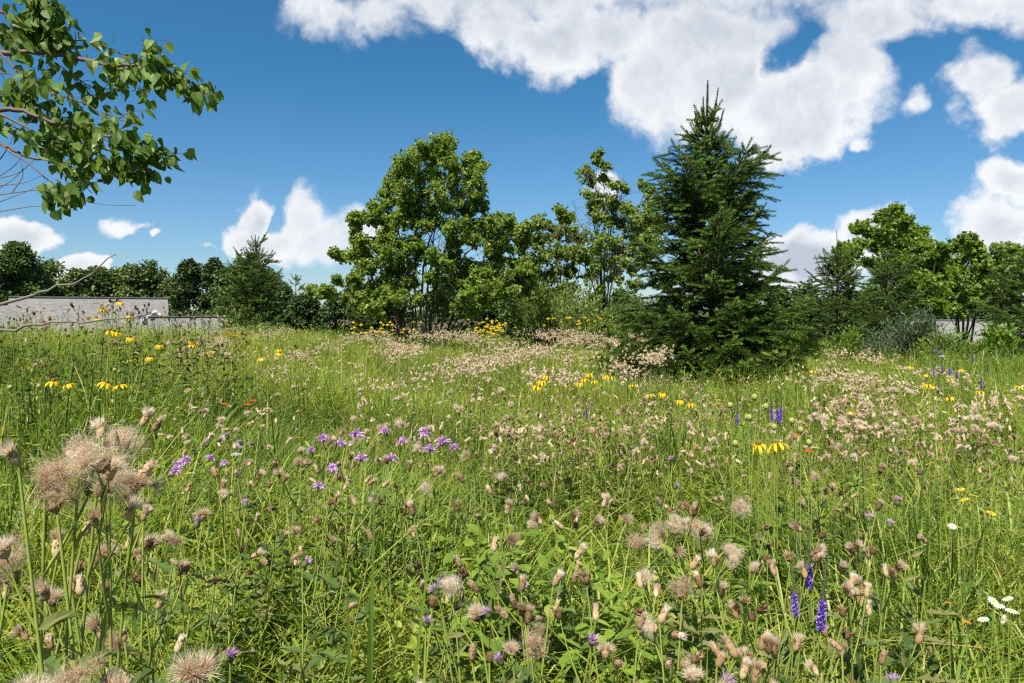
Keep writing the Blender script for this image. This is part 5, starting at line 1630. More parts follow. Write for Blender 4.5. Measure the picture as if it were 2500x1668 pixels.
def cone_mesh(green=False, r=.0075, h=.014):
    a = Acc()
    lathe(a, [(.0015, -.004), (r * .8, -.001), (r * 1.05, h * .35), (r * .85, h * .75), (r * .35, h), (.0005, h * 1.03)], 10, .9 if green else .35, jit=.04)
    return a.mesh('cone', M['cone'])
CONE = cone_mesh(); BUD = cone_mesh(True, .0065, .011)
def petals_ring(n, droop, seed):
    r0 = np.random.default_rng(seed)
    a = Acc()
    for i in range(n):
        me = PET[int(np.clip(round(droop + r0.normal() * .5), 0, 2))]
        v, av, fs = mesh_arrays(me)
        an = i * 2 * math.pi / n + r0.uniform(-.15, .15); c, s = math.cos(an), math.sin(an)
        v2 = v.copy(); v2[:, 0] += .006
        v2 = np.stack([v2[:, 0] * c - v2[:, 1] * s, v2[:, 0] * s + v2[:, 1] * c, v2[:, 2]], -1)
        a.add(v2, fs[0][0], av)
    return a.mesh('petals', M['yellow'])
RINGS = [petals_ring(9, d, 40 + i) for i, d in enumerate((.3, 1, 1.6, 2))]
def coneflower(px, py, d, label, full=False, sc=1.0, group=None, flat=False, loc=None, cat='flower'):
    q = P(px, py, d) if loc is None else loc
    z0 = float(ground(q[0], q[1])); S = q[2] - z0
    root = thing('coneflower', label, cat, (q[0], q[1], z0), rng.uniform(0, 6.28), group)
    sm, fm = CF_ST[rng.integers(0, 3)]
    obj('stem', sm, root, scale=(1, 1, S)); obj('foliage', fm, root, scale=(1, 1, S))
    tl_ = (rng.normal() * .15, rng.normal() * .15, 0)
    b = obj('cone', CONE, root, (0, 0, S), tl_, sc)
    if full:
        for i in range(9):
            obj('petal', PET[rng.integers(1, 3)] if not flat else PET[0], b, (.006 * math.cos(i * .698), .006 * math.sin(i * .698), .001), (0, 0, i * .698 + rng.uniform(-.12, .12)))
    else:
        obj('petals', RINGS[rng.integers(1, 4)] if not flat else RINGS[0], b)
    return root
CFN = [(1853,1086,1.95,'left one of the two large yellow coneflowers with drooping petals, right of centre',True), (1897,1083,1.9,'right one of the two large yellow coneflowers with drooping petals, right of centre',True),
 (1322,930,3.2,'left yellow coneflower of the pair standing clear in mid-field',True), (1333,918,3.3,'upper right yellow coneflower of the pair standing clear in mid-field',True), (1312,942,3.2,'lowest yellow coneflower beside the mid-field pair',False),
 (1438,912,4.0,'tallest yellow coneflower in the clump left of the big spruce',False), (1425,925,4.0,'yellow coneflower at the left of the clump left of the big spruce',False), (1452,930,4.1,'yellow coneflower low in the clump left of the big spruce',False), (1478,917,4.1,'yellow coneflower at the right of the clump left of the big spruce',False), (1415,935,4.2,'small yellow coneflower under the clump left of the big spruce',False),(1490,920,4.4,'small yellow coneflower ending the clump left of the big spruce on the right',False),
 (1660,977,3.6,'narrow yellow coneflower in the thistles at the spruce foot, rightmost of the row',False), (1617,960,3.9,'yellow coneflower in the row at the spruce foot, second from the right',False), (1583,963,3.9,'yellow coneflower in the row at the spruce foot, in the middle',False), (1545,940,4.2,'yellow coneflower in the row at the spruce foot, leftmost',False), (1688,985,3.6,'little yellow coneflower just right of the row at the spruce foot',False),
 (260,935,2.6,'large drooping yellow coneflower at left, in the shaded grass',True), (130,932,2.7,'yellow coneflower with spread petals at the left edge, in the shaded grass',True), (293,940,2.8,'small yellow flower right of the large drooping one at left',False), (165,938,3.0,'tiny yellow flower right of the spread one at the left edge',False),
 (318,772,3.6,'yellow coneflower highest of all, against the grey roof',False), (292,738,4.0,'drooping yellow flower over the middle of the grey roof',False), (250,755,4.0,'small yellow flower left of the one highest against the roof',False), (236,778,4.0,'pale yellow flower low before the grey roof',False),
 (268,808,3.6,'yellow coneflower left of the pair under the grey roof',False), (288,812,3.6,'yellow coneflower right of the pair under the grey roof',False), (318,824,3.6,'yellow coneflower lower right below the pair under the roof',False), (390,842,4.0,'yellow coneflower below the small white gable',False),
 (470,832,4.4,'upper yellow coneflower of two stacked left of the young spruce',False), (470,842,4.3,'lower yellow coneflower of two stacked left of the young spruce',False), (494,840,4.5,'yellow coneflower right of the two stacked ones',False), (556,815,5.0,'yellow coneflower left of three before the young spruce',False), (574,817,5.0,'yellow coneflower middle of three before the young spruce',False), (592,815,5.1,'yellow coneflower right of three before the young spruce',False),
 (516,858,4.4,'single yellow coneflower under the three before the young spruce',False), (602,836,5.0,'single small yellow coneflower right below the three before the young spruce',False), (680,853,4.6,'yellow coneflower, upper of two in the drift left of centre',False), (683,862,4.5,'yellow coneflower, lower of two in the drift left of centre',False), (721,846,5.0,'yellow coneflower right of the two in the drift left of centre',False), (637,874,4.4,'yellow coneflower low in the drift left of centre',False), (365,872,3.8,'flat yellow flower in the grass below the white gable',False), (322,876,3.7,'flat small yellow flower left in the grass under the roof',False),
 (2265,938,3.9,'left yellow flower of the bright pair on the right',False), (2278,943,3.9,'right yellow flower of the bright pair on the right',False), (2318,970,3.6,'yellow flower standing alone between the bright pair and the right edge',False), (2392,955,4.0,'yellow flower near the right edge, nearer of two',False), (2490,942,4.2,'yellow flower cut by the right edge',False), (2262,915,5.0,'small yellow flower above the bright pair on the right',False), (2225,895,5.6,'faint yellow flower up left of the bright pair on the right',False), (2345,902,5.4,'faint yellow flower up right of the bright pair on the right',False), (2318,925,4.8,'small yellow flower right of the bright pair',False),
 (2078,1005,3.6,'flat-topped yellow flower left of the bright pair, lower',False), (1985,905,5.2,'yellow flower right of the foot of the big spruce',False)]
for (px, py, d, lab, full) in CFN:
    coneflower(px, py, d, lab, full, 1.0)
# far patch behind and right of the centre linden: seen only as dots
YD = 'coneflower in the yellow patch at the right foot of the centre linden'
for i in range(70):
    px, py = rng.uniform(1140, 1260), rng.uniform(776, 812)
    if rng.random() < .5: px, py = rng.normal(1205, 18), rng.normal(808, 12)
    d = rng.uniform(11, 15)
    coneflower(px, max(775, py), d, YD, False, 1.05, 'coneflowers at the right foot of the centre linden')
for i in range(26):
    px, py = rng.uniform(850, 1030), rng.uniform(785, 812)
    coneflower(px, py, rng.uniform(11, 15), 'coneflower scattered thinly at the left foot of the centre linden', False, 1.3, 'coneflowers at the left foot of the centre linden')
for i in range(16):
    px, py = rng.uniform(1320, 1480), rng.uniform(760, 800)
    coneflower(px, max(774, py), rng.uniform(13, 16), 'coneflower glimpsed under the half-bare linden', False, 1.3, 'coneflowers under the half-bare linden')

def open_daisy(px, py, d, label, mat='white', r=.011, name='daisy', n=14, group=None):
    q = P(px, py, d); z0 = float(ground(q[0], q[1])); S = q[2] - z0
    root = thing(name, label, 'flower', (q[0], q[1], z0), rng.uniform(0, 6), group)
    sm, fm = CF_ST[rng.integers(0, 3)]
    obj('stem', sm, root, scale=(.6, .6, S)); obj('foliage', fm, root, scale=(.7, .7, S))
    key = ('daisy', mat, r)
    if key not in CACHE:
        a = Acc(); c = Acc()
        for i in range(n):
            an = i * 2 * math.pi / n
            a.inst(OVAL, frames(np.array([[math.cos(an), math.sin(an), .05]]), [[0, 0, 1.]], r, .55), [(0, 0, 0)], rng.uniform(.3, 1))
        lathe(c, [(.0005, -.002), (r * .33, -.0005), (r * .30, .0012), (.0004, .0022)], 8, .6)
        CACHE[key] = (a.mesh('petals', M[mat], False), c.mesh('flower_centre', M['yellow' if mat == 'white' else 'cone']))
    pm, cm = CACHE[key]
    c = obj('flower_centre', cm, root, (0, 0, S), (rng.normal() * .3, rng.normal() * .3, 0)); obj('petals', pm, c)
CACHE = {}
for (px, py, lab) in [(2425,1468,'white daisy in the lower right grass, left of a close pair'), (2440,1480,'white daisy, lower one of the group in the lower right grass'), (2460,1462,'white daisy, upper right of the group in the lower right grass'), (2470,1492,'white daisy near the right edge, lowest right of the group'), (2400,1512,'white daisy alone below the group at lower right'), (2450,1512,'white daisy at lower right, under the close group'), (2325,1285,'tiny white daisy at right, left of a grass gap'), (2340,1288,'tiny white daisy at right, just right of its twin'), (2290,1385,'tiny white daisy in the shade at right')]:
    open_daisy(px, py, rng.uniform(1.15, 1.35) if py > 1400 else 1.6, lab)
for (px, py, d, lab) in [(2297,1122,2.0,'open yellow flower with a brown eye, on the right mid-field'), (2268,1132,2.0,'yellow flower seen edge-on left of the open one with a brown eye'), (2345,1195,1.8,'pale yellow flower behind grass seed heads, right'), (2378,1210,1.75,'yellow flower lower right of the pale one behind grass heads'), (2355,1220,1.75,'small yellow flower under the pale one behind grass heads'), (2420,1253,1.6,'faint yellow flower near the right edge, mid height')]:
    open_daisy(px, py, d, lab, 'yellow', .0125, 'yellow_daisy', 11)
for (px, py, d, lab) in [(2315,1472,1.25,'orange flower left of the white daisies at lower right'), (2360,1518,1.2,'orange flower below the white daisies at lower right'), (2390,1582,1.1,'small orange flower close to the bottom right')]:
    open_daisy(px, py, d, lab, 'orange', .0085, 'orange_daisy', 10)

# green coneflower buds on branched stalks near the large pair
for (px, py, d, lab) in [(1842,972,1.9,'tallest green coneflower bud above the two large yellow blooms'), (1870,995,1.9,'second green coneflower bud, right of the tallest'), (1783,992,2.0,'green bud with short yellow petals left of the tallest bud'), (1829,1022,1.9,'small green bud under the tallest bud'), (1933,1030,1.9,'small green bud right of the tallest bud, on a bent stalk'), (1955,1052,1.9,'round green bud above the long tan thistle row'), (1890,1045,1.9,'tiny green bud between the two large blooms'), (1795,1085,1.9,'small green bud just left of the two large blooms'), (1975,1083,1.9,'green bud at the left end of the long tan thistle row'),
 (25,948,2.4,'green bud at the left edge over the fluffy thistle'), (95,945,2.5,'green bud left of the spread yellow coneflower'), (280,905,3.0,'small green bud above the large drooping coneflower at left')]:
    q = P(px, py, d); z0 = float(ground(q[0], q[1])); S = q[2] - z0
    root = thing('coneflower_bud', lab, 'flower bud', (q[0], q[1], z0), rng.uniform(0, 6))
    sm, fm = CF_ST[rng.integers(0, 3)]
    obj('stem', sm, root, scale=(1, 1, S)); obj('foliage', fm, root, scale=(1, 1, S)); obj('bud', BUD, root, (0, 0, S - .002), None, 1.25)

# bergamot
def bergamot_mesh(seed):
    global rng
    keep = rng; rng = np.random.default_rng(seed)
    a = Acc()
    lathe(a, [(.001, -.006), (.007, -.002), (.0085, .003), (.005, .007), (.0005, .008)], 8, .1)
    for i in range(96):
        d = rdir(1, .35)[0]; d[2] = abs(d[2]) * 1.1 - .08
        L_ = rng.uniform(.015, .027)
        e = d * L_; m_ = e * .55 + np.array([0, 0, .004])
        p = bez((0, 0, .002), m_, e + np.array([0, 0, -.004]), 4)
        side = nrm(np.cross(d, rdir(1)[0])[None])[0]
        w = .0017
        v = []
        for k in range(4): v += [p[k] - side * w * (1 if k < 3 else .5), p[k] + side * w * (1 if k < 3 else .5)]
        a.add(v, [(0, 1, 3, 2), (2, 3, 5, 4), (4, 5, 7, 6)], rng.uniform(.1, 1))
    rng = keep
    return a.mesh('bloom', M['lilac'], False)
BERG = [bergamot_mesh(800 + i) for i in range(3)]
BG_ST = [stem_mesh('bg', 12, .055, LANCE, 720 + i) for i in range(2)]
for (px, py, d, sc, lab) in [(870,1060,1.95,1.1,'largest lilac bergamot bloom, upper left in the patch'), (790,1072,1.95,1.0,'lilac bergamot bloom left of the largest, behind tan heads'), (830,1082,1.95,.9,'lilac bergamot bloom under the largest, half hidden'), (1035,1055,1.95,.9,'lilac bergamot bloom right of the seed cloud, upper'), (1082,1080,1.9,1.1,'big lilac bergamot bloom at the right of the patch'), (1110,1092,1.9,.8,'lilac bergamot bloom ending the patch on the right'), (1050,1096,1.9,.9,'lilac bergamot bloom low under the big right one'), (882,1120,1.85,.9,'lilac bergamot bloom low under the largest one'), (952,1118,1.85,.9,'lilac bergamot bloom below the pale seed cloud'), (985,1075,1.95,.8,'lilac bergamot bloom peeking right beside the pale seed cloud'), (940,1050,2.0,.8,'lilac bergamot bloom peeking left of the pale seed cloud'), (778,1185,1.6,.7,'small lilac bloom low under the left of the patch'), (812,1140,1.7,.7,'small lilac bloom among tan heads under the patch'),(762,1098,1.9,.7,'small lilac bloom at the left end of the patch'),
 (452,1122,2.1,.9,'lilac bergamot bloom in the left group below the lilac heads, uppermost'), (430,1148,2.1,1.0,'lilac bergamot bloom in the left group, lowest and widest'), (512,1118,2.1,.8,'lilac bergamot bloom left of the small white flower'), (432,1133,2.15,.8,'lilac bergamot bloom in the left group, middle'), (548,1128,2.1,.6,'dim lilac bloom right under the small white flower')]:
    q = P(px, py, d); z0 = float(ground(q[0], q[1])); S = q[2] - z0
    root = thing('bergamot', lab, 'flower', (q[0], q[1], z0), rng.uniform(0, 6))
    sm, fm = BG_ST[rng.integers(0, 2)]
    obj('stem', sm, root, scale=(1, 1, S)); obj('foliage', fm, root, scale=(1, 1, S))
    obj('bloom', BERG[rng.integers(0, 3)], root, (0, 0, S - .004), (rng.normal() * .3, rng.normal() * .3, 0), sc * 1.0)

# lilac-flowering thistles
for (px, py, d, lab) in [(506,1065,2.3,'leftmost small lilac thistle flower of the row left of the bergamot patch'), (528,1050,2.3,'small lilac thistle flower, second from the left in the row'), (557,1047,2.4,'small lilac thistle flower, third from the left in the row'), (592,1060,2.3,'lilac thistle flower right of the middle in the row'), (620,1058,2.3,'brightest lilac thistle flower at the right end of the row'), (583,1080,2.2,'lilac thistle flower just below the row'), (490,987,2.8,'upper lilac thistle flower left of the orange flowers'),
 (738,1340,1.3,'lilac thistle flower left of the broad dark blades'), (562,1548,.95,'lilac thistle flower near the bottom, left of centre'), (550,1655,.85,'lilac thistle flower at the bottom edge, left of centre'), (1070,1390,1.15,'upper lilac thistle flower of the pair in the lower centre'), (1069,1402,1.13,'lower lilac thistle flower of the pair in the lower centre'), (1110,1388,1.2,'faint lilac flower right of the pair in the lower centre'), (1267,1395,1.15,'lilac thistle flower left of the row of tufted heads'), (1040,1476,1.05,'lilac thistle flower on its own, below left of the ragged cottony head'), (1226,1558,.92,'bright lilac thistle flower near the bottom centre'), (1445,1512,.98,'lilac thistle flower left of the dense bunch, lower right'), (1755,1608,.88,'lilac thistle flower among cream heads at the bottom'), (2187,1618,.88,'lilac thistle flower near the bottom right'), (2190,1195,1.55,'lilac tuft upper right on the green, beside the lone round ball'), (2120,1235,1.5,'tiny lilac flower under the lone round ball'), (2170,1250,1.5,'tiny lilac flower right below the lone round ball'), (1645,1096,2.1,'tiny lilac flower in the thin middle right drift'), (1645,1160,1.8,'tiny lilac flower below another in the middle right'), (600,1200,1.5,'lilac flower under the pair of round fluffy heads'), (478,1245,1.35,'lilac bloom tucked under the ragged fluffy star head'), (1195,1450,1.02,'lilac flower behind the ragged cottony head')]:
    q = P(px, py, d)
    thistle(q[0], d, q[2], 1, 'lilac1', lab, 2, None, 1.05)

# violet speedwell spikes
def spike_meshes():
    a = Acc(); t = Acc()
    for i in range(230):
        h = rng.uniform(0, .055); an = i * 2.4
        r = .0065 * (1.1 - .35 * h / .055)
        d = np.array([[math.cos(an), math.sin(an), rng.uniform(-.2, .5)]])
        a.inst(OVAL, frames(d, rdir(1), rng.uniform(.004, .0065), 1.4), [(r * math.cos(an) * .6, r * math.sin(an) * .6, h)], rng.uniform(0, 1))
    lathe(a, [(.002, -.002), (.0045, .005), (.004, .05), (.003, .057)], 8, .1, jit=.15)
    for i in range(190):
        h = .056 + .085 * rng.random() ** 1.0; an = i * 2.4
        r = .0036 * (1 - (h - .056) / .10)
        d = np.array([[math.cos(an), math.sin(an), .7]])
        t.inst(LANCE2, frames(d, rdir(1), rng.uniform(.003, .005), 2.2), [(r * math.cos(an), r * math.sin(an), h)], rng.uniform(0, .8))
    lathe(t, [(.0028, .055), (.0026, .09), (.0012, .135), (.0003, .145)], 7, .3, jit=.15)
    return a.mesh('florets', M['violet'], False), t.mesh('spike_tip', M['greencup'], False)
SPK = spike_meshes()
SP_ST = stem_mesh('sp', 10, .07, OVAL, 740)
for (px, py, d, sc, lab) in [(1976,1408,1.12,.72,'tallest of the three violet speedwell spikes at lower right'), (1943,1472,1.1,.62,'left and thinnest of the three violet speedwell spikes at lower right'), (2003,1505,1.06,.85,'lowest and fullest of the three violet speedwell spikes at lower right'),
 (1960,1500,1.12,.4,'dark unopened speedwell spike between the violet ones'), (1900,1018,2.3,.8,'violet spike right of the tallest green coneflower bud, left of two'), (1885,1012,2.35,.7,'violet spike behind the tallest green coneflower bud'), (1906,1012,2.3,.7,'violet spike right of the tallest green coneflower bud, rightmost'), (1800,1022,2.4,.6,'thin violet spike left of the tallest green coneflower bud'), (1433,1008,2.6,.55,'small violet spike in the mid-field thistle band'),
 (2280,910,4.4,.8,'violet spike among the yellow flowers on the right, left of a close pair'), (2300,905,4.4,.8,'violet spike in the close pair among the yellow flowers on the right'), (2318,908,4.4,.8,'violet spike right one of the close pair on the right'), (2335,918,4.4,.8,'violet spike right below the close pair on the right'), (2396,940,4.0,.8,'violet spike near the right edge, left of the far yellow flower'), (2290,950,3.9,.7,'violet spike under the bright yellow pair on the right'),
 (2285,860,6.5,1.0,'violet spike at the foot of the grey-green feathery shrub'), (2300,868,6.3,1.0,'violet spike lower at the foot of the grey-green feathery shrub'), (2375,878,6,1.0,'violet spike before the grassy mound at right')]:
    q = P(px, py, d); z0 = float(ground(q[0], q[1])); S = q[2] - z0
    root = thing('speedwell', lab, 'flower', (q[0], q[1], z0), rng.uniform(0, 6))
    obj('stem', SP_ST[0], root, scale=(1, 1, S)); obj('foliage', SP_ST[1], root, scale=(1, 1, S * .9))
    rt = (rng.normal() * .06, rng.normal() * .06, 0)
    if 'unopened' not in lab:
        obj('florets', SPK[0], root, (0, 0, S - .02), rt, sc)
    obj('spike_tip', SPK[1], root, (0, 0, S - .02), rt, sc)

# orange butterfly weed, white yarrow
def umbel(mat, n, r, leaf, seed):
    global rng
    keep = rng; rng = np.random.default_rng(seed); a = Acc()
    an = rng.uniform(0, 6.28, n); rr = r * np.sqrt(rng.random(n))
    pos = np.stack([rr * np.cos(an), rr * np.sin(an), .008 - rr ** 2 * 8 + rng.normal(size=n) * .001], -1)
    for k in range(3):
        d = rdir(n, .9); a.inst(OVAL, frames(d, rdir(n, 1), leaf, 1.3), pos, rng.random(n))
    b = Acc()
    for i in range(12):
        tube(b, np.array([(0, 0, -.025), pos[i]]), [.0008, .0005], 3, .5)
    rng = keep
    return a.mesh('blossom', M[mat], False), b.mesh('stalk', M['stem'])
UO = umbel('orange', 60, .022, .006, 1); UW = umbel('white', 90, .020, .004, 2)
for (px, py, d, U, nm_, lab) in [(548,988,2.8,UO,'butterfly_weed','orange flower cluster in the left mid-field, leftmost of three'), (605,990,2.8,UO,'butterfly_weed','orange flower cluster in the left mid-field, middle of three'), (618,980,2.85,UO,'butterfly_weed','orange flower cluster in the left mid-field, rightmost of three'), (1975,1105,1.95,UO,'butterfly_weed','orange flowers low under the long tan thistle row on the right'), (1942,1065,2.1,UO,'butterfly_weed','small orange flowers at the left end of the long tan thistle row'), (575,1113,1.75,UW,'yarrow','flat creamy white flower head left of centre'), (2300,872,6.0,UW,'yarrow','pale flower head at the foot of the grey-green feathery shrub')]:
    q = P(px, py, d); z0 = float(ground(q[0], q[1])); S = q[2] - z0
    root = thing(nm_, lab, 'flower', (q[0], q[1], z0), 0)
    sm, fm = BG_ST[0]
    obj('stem', sm, root, scale=(1, 1, S - .022)); obj('foliage', fm, root, scale=(1, 1, S))
    obj('blossom', U[0], root, (0, 0, S), None, .6 if d < 3 else 1.2); obj('stalk', U[1], root, (0, 0, S), None, .6 if d < 3 else 1.2)

# broad-bladed clumps
def blade_clump(px, d, ztop, n, w, label, spread=.05, shade=(.05, .4), lean=(.03, .25), dr=(0, .2), mat='grass', name='broad_grass_clump', Hs=(.6, 1.0), L_=9):
    x = (px - 1250) / F * d; z0 = float(ground(x, d))
    root = thing(name, label, 'grass clump', (x, d, z0))
    a = Acc()
    az = rng.uniform(0, 6.28, n)
    if n < 10: az = rng.choice([-1.57, 1.57], n) + rng.normal(size=n) * .5
    H = (ztop - z0) * rng.uniform(*Hs, n); H[0] = ztop - z0
    dd = rng.uniform(*dr, n); dd[0] = 0
    b = np.stack([np.cos(az) * spread * rng.random(n), np.sin(az) * spread * rng.random(n), np.zeros(n)], -1)
    blades(a, b, az, H, rng.uniform(*lean, n), w * rng.uniform(.7, 1.1, n), L_, rng.uniform(*shade, n), 0, dd)
    obj('blades', a.mesh('blades', M[mat], False), root)
def z_at(py, d): return EYE - (py - HOR) / F * d
blade_clump(882, 1.05, z_at(1195, 1.05), 7, .019, 'pair of broad dark green upright leaf blades, the tallest in the foreground left of centre', .03, (.05, .3), (.02, .12), (0, .1))
blade_clump(915, 1.15, z_at(1290, 1.15), 8, .017, 'broad blades bending right, just right of the tallest foreground blades', .05, (.2, .5), (.1, .6), (.1, .5))
blade_clump(1765, 1.35, z_at(1235, 1.35), 4, .018, 'single broad dark leaf blade between the two big seed clouds and the coneflower stalks', .02, (.05, .2), (.02, .2), (0, .1))
blade_clump(1690, .95, z_at(1490, .95), 4, .016, 'pale broad blade twisting low beside the dense thistle bunch', .02, (.6, .85), (.05, .3), (0, .2))
blade_clump(1230, 2.0, z_at(1090, 2.0), 30, .010, 'tuft of dark upright blades behind the round silky tuft', .07, (.0, .3), (.02, .2), (0, .15))
blade_clump(1030, 1.5, z_at(1340, 1.5), 26, .009, 'low tuft of green blades in the centre foreground', .08, (.2, .6), (.2, .7), (.1, .5))
blade_clump(1400, 1.9, z_at(1130, 1.9), 40, .009, 'arching grass tuft left of the upper big seed cloud', .07, (.2, .6), (.3, .9), (.2, .6))
blade_clump(2150, 1.0, z_at(1500, 1.0), 26, .009, 'long pale blades arching right in the lower right corner area', .08, (.4, .85), (.5, 1.0), (.4, .75))
blade_clump(2350, 1.1, z_at(1430, 1.1), 60, .008, 'dense arching grass clump in the lower right corner', .10, (.35, .85), (.3, .95), (.2, .7))
blade_clump(2480, 1.3, z_at(1380, 1.3), 50, .009, 'arching grass clump cut by the right edge, below the white daisies', .10, (.35, .85), (.3, .9), (.2, .6))
blade_clump(100, 3.0, z_at(725, 3.0), 22, .009, 'very tall dark grass blades crossing the left part of the grey roof', .08, (.0, .35), (.03, .3), (0, .25))
blade_clump(200, 3.2, z_at(760, 3.2), 22, .009, 'tall dark grass blades under the bare twig at left', .08, (.0, .35), (.03, .3), (0, .25))
blade_clump(420, 3.4, z_at(860, 3.4), 60, .009, 'broad tuft of dark tall grass under the white gable', .14, (.0, .4), (.05, .5), (0, .4))
blade_clump(740, 3.4, z_at(840, 3.4), 50, .010, 'tuft of tall blue-green blades left of centre, behind the lilac row', .12, (.05, .4), (.05, .5), (0, .4))
blade_clump(830, 5.5, z_at(775, 5.5), 14, .012, 'few pale curved blades rising left of the centre linden foot', .08, (.5, .9), (.1, .6), (.1, .4))
for (px, d, zt, w_, lab) in [(2395, 11.5, z_at(812, 11.5), 1.0, 'rounded mound of bluish fine grass on the right, below the grey roof'), (2480, 12.5, z_at(815, 12.5), 1.0, 'bluish fine grass mound at the right edge, under the dark spruce'), (2330, 10.5, z_at(850, 10.5), .8, 'smaller bluish grass mound lower left of the rounded one')]:
    blade_clump(px, d, zt, 1500, .010, lab, .55 * w_, (.1, .9), (.3, 1.0), (.15, .6), 'bluegrass', 'grass_mound', (.55, 1.0), 5)

# ------------------------------------------------------------------ tree standing just outside the left edge, its boughs reaching in
def near_linden():
    TX, TY = -5.4, 3.6
    z0 = float(ground(TX, TY))
    root = thing('linden_tree', 'overhanging linden boughs with large leaves, entering from the upper left edge', 'tree', (TX, TY, z0))
    off = np.array([TX, TY, z0])
    tr = Acc(); br = Acc(); lf = Acc()
    trunk = smooth_path([(0, 0, -.1), (.05, 0, 1.2), (.12, .05, 2.6), (.1, .1, 4.2), (.0, .1, 6.0)], 16)
    tube(tr, trunk, np.linspace(.15, .035, len(trunk)), 10, .4)
    D = 4.0
    def c(x, y, dd=0.0): return P(x, y, D + dd) - off
    LB = [ # photo-traced polylines, radius, leafy from which fraction
     ([(-60,20),(0,30),(75,60),(115,75),(145,105)], .009, .35, .0),
     ([(-60,66),(0,75),(60,92),(110,98)], .007, .3, .1),
     ([(-60,128),(0,130),(115,128),(200,145),(270,160),(350,160),(410,175),(440,200),(520,228)], .011, .25, 0),
     ([(-60,262),(0,268),(60,272),(130,300),(190,316),(300,340),(370,375),(412,378)], .011, .30, .1),
     ([(-60,262),(0,278),(80,320),(150,355),(225,364)], .007, .4, -.1),
     ([(-60,340),(0,350),(60,380),(140,395),(250,402),(300,410),(352,432)], .008, .40, .15),
     ([(-60,330),(0,352),(110,430),(160,480)], .005, .88, -.15),
     ([(130,400),(190,440),(225,472)], .003, .2, .1),
     ([(60,95),(130,150),(200,200),(240,215),(330,222)], .005, .1, .2),
     ([(0,130),(60,190),(130,230),(200,250),(260,285),(330,300)], .006, .1, -.2),
     ([(-60,200),(0,218),(80,250),(160,300),(230,330)], .006, .1, .25),
     ([(260,160),(300,185),(340,215),(360,235)], .003, .1, .1),
     ([(100,98),(170,95),(240,110),(300,130),(330,140)], .004, .05, .1),
     ([(340,160),(355,120),(385,100),(410,100)], .003, .1, 0),
     ([(250,400),(300,400),(340,395),(360,420)], .003, .1, .2),
     ([(0,20),(30,60),(40,110)], .003, .2, -.2), ([(-40,170),(20,180),(70,190),(100,220)], .004, .1, -.3), ([(-30,300),(30,310),(70,330)], .004, .1, .2),
     ([(60,-20),(100,8),(125,20)], .003, .5, 0)]
    start = {0: 3.9, 1: 3.6, 2: 3.4, 3: 2.9, 4: 2.8, 5: 2.6, 6: 2.5, 10: 3.1, 18: 4.2}
    pos, dr, tipv = [], [], []
    def leaves_on(p, f0, dens=1.0):
        seg = np.linalg.norm(np.diff(p, axis=0), axis=1).sum()
        n = int(seg / .046 * dens)
        for i in range(n):
            t = f0 + (1 - f0) * rng.random()
            q = t * (len(p) - 1); j = min(int(q), len(p) - 2)
            a = p[j] + (p[j + 1] - p[j]) * (q - j)
            pos.append(a + rng.normal(size=3) * [.04, .05, .03]); d = (p[j + 1] - p[j]); d = d / np.linalg.norm(d)
            dr.append(d * rng.uniform(.1, .7) + rdir(1)[0] * .55 + np.array([0, 0, -.75]))
    for i, (pl, r, f0, dd) in enumerate(LB):
        p = [c(x, y, dd * (1 + .1 * k)) for k, (x, y) in enumerate(pl)]
        if i in start:
            a = np.array([.1, .08, start[i]]); p = [a, (a + p[0]) / 2 + np.array([0, 0, .05])] + p
            fr = .45 + .55 * f0
        else: fr = f0
        p = smooth_path(p, 5 * len(p))
        p[1:-1] += rng.normal(size=p[1:-1].shape) * .004
        R_ = np.linspace(r * (2.0 if i in start else 1), .0022, len(p))
        tube(br, p, R_, 6, .5)
        leaves_on(p, fr, 1.1)
        # twigs
        L_ = np.linalg.norm(np.diff(p, axis=0), axis=1).sum()
        for _ in range(int(L_ * (1 - fr) / .055)):
            t = fr + (1 - fr) * rng.random(); j = min(int(t * (len(p) - 1)), len(p) - 2)
            s = p[j]; d = p[j + 1] - p[j]; d /= np.linalg.norm(d)
            e = s + (d * .6 + rdir(1)[0] * .6 + np.array([0, 0, -.12])) * rng.uniform(.06, .17)
            q = bez(s, (s + e) / 2 + np.array([0, 0, .02]), e, 5)
            tube(br, q, np.linspace(.0025, .0012, 5), 3, .5)
            leaves_on(q, .2, 1.2)
    # crown outside the frame, so that it shades what it shades in the photograph
    for i in range(34):
        z = rng.uniform(3.3, 6.2); a = rng.uniform(0, 6.28)
        s = np.array([.08, .08, z * .8]); Rr = rng.uniform(.8, 2.0) * (1 - abs(z - 4.4) / 3.4)
        e = np.array([math.cos(a) * Rr, math.sin(a) * Rr, z])
        if (e + off)[0] > -.78 * (e + off)[1] - .3: continue
        q = bez(s, (s + e) / 2 + np.array([0, 0, .15]), e, 8)
        tube(br, q, np.linspace(.014, .003, 8), 4, .5)
        for _ in range(12):
            j = rng.integers(3, 8); e2 = q[j] + rdir(1)[0] * rng.uniform(.15, .4)
            if (e2 + off)[0] > -.78 * (e2 + off)[1] - .15: continue
            w = bez(q[j], (q[j] + e2) / 2, e2, 4); tube(br, w, np.linspace(.003, .001, 4), 3, .5); leaves_on(w, .1, 1.0)
    pos = np.array(pos); dr = np.array(dr); n = len(pos)
    nn = rdir(n, .5) + np.array([-.2, -.25, .35])
    a = np.clip(rng.normal(.45, .2, n), 0, .9); hl = rng.random(n) < .07; a[hl] = rng.uniform(.93, 1, hl.sum())
    sc_ = rng.uniform(.045, .085, n); ww = rng.uniform(.7, 1.05, n); pick = rng.integers(0, 3, n)
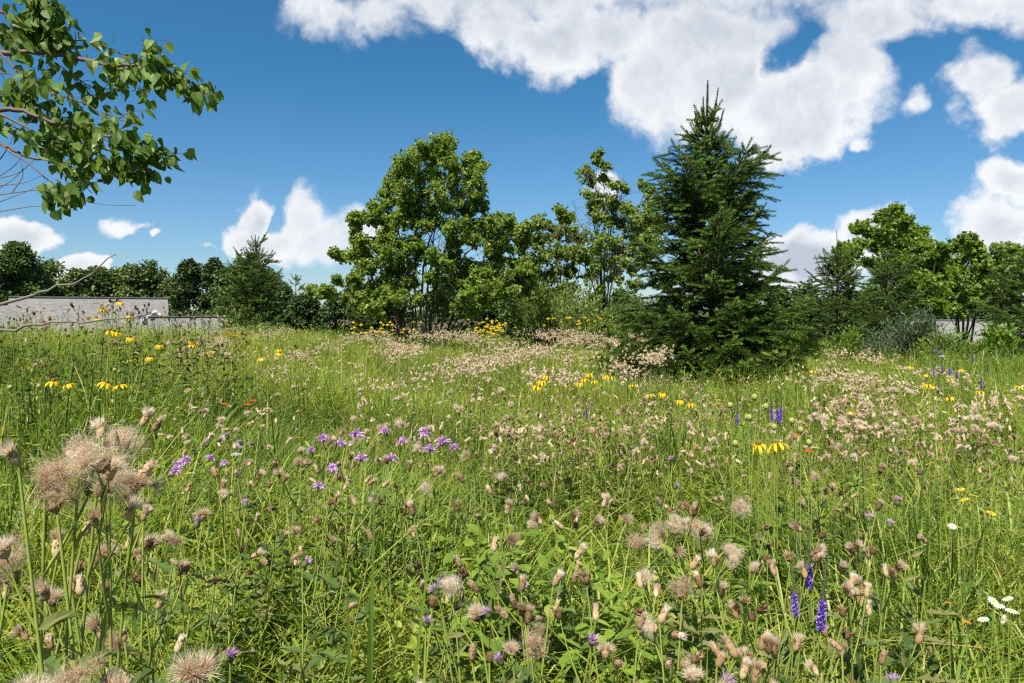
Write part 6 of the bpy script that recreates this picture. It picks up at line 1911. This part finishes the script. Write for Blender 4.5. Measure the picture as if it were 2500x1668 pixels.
    for q in range(3):
        tv = HEART[0].copy(); tv[:, 2] = tv[:, 2] * [1, 2.2, -1][q] - [0, .25, .12][q] * tv[:, 1] ** 2 + [0, .35, .6][q] * np.abs(tv[:, 0])
        k_ = pick == q
        lf.inst((tv, HEART[1]), frames(dr[k_], nn[k_], sc_[k_], ww[k_]), pos[k_], a[k_])
    nb = n // 14; bi = rng.integers(0, n, nb)
    lf.inst(LANCE2, frames(rdir(nb, -1.5), rdir(nb), rng.uniform(.03, .06, nb), .7), pos[bi], rng.uniform(.93, 1, nb))
    # bare fine twigs
    for pl in [[(-20,478),(120,462),(170,480),(250,500),(332,502)], [(-20,500),(60,470),(120,440)], [(-20,440),(50,420),(90,380)], [(-20,520),(70,505),(110,500),(160,460)], [(30,470),(55,430),(50,390)], [(0,430),(40,400),(70,350)], [(-20,470),(30,440),(60,410),(100,380)], [(120,460),(150,455),(180,460)], [(-20,455),(60,446),(110,425)], [(0,390),(20,360),(35,330)], [(30,330),(70,300),(100,270)], [(85,210),(110,180),(120,150)], [(60,120),(75,160),(90,170)]]:
        p = smooth_path([c(x, y, .25) for (x, y) in pl], 14)
        tube(br, p, np.linspace(.0038, .0011, len(p)), 4, .9)
    def dead(pl, r, dd):
        p = smooth_path([c(x, y, dd) for (x, y) in pl], 26)
        p[1:-1] += rng.normal(size=p[1:-1].shape) * .005
        a = Acc(); tube(a, p, np.linspace(r, .0022, len(p)), 6, .5)
        for _ in range(4):
            j = rng.integers(len(p) // 2, len(p) - 1); d = p[j] - p[j - 1]; d /= np.linalg.norm(d)
            e = p[j] + (d + rdir(1)[0] * .8) * .035; tube(a, np.array([p[j], e]), [.002, .0008], 4, .6)
        return a
    for pl, r, dd, lab in [([(-900,860),(-300,790),(0,745),(100,715),(150,695),(190,690),(240,655),(285,620)], .010, -.8, 'bare twig rising to the right in front of the grey roof'), ([(-900,900),(-300,830),(0,808),(100,790),(200,783),(330,775),(385,763)], .009, -.9, 'lower bare twig running nearly level in front of the grey roof')]:
        o = obj('bare_twig', dead(pl, r, dd).mesh('bare_twig', M['twig']), root); o['label'] = lab
    obj('trunk', tr.mesh('trunk', M['bark']), root)
    obj('branches', br.mesh('branches', M['redtwig']), root)
    obj('leaves', lf.mesh('leaves', M['branchleaf'], False), root)
    print('near leaves', n)
near_linden()
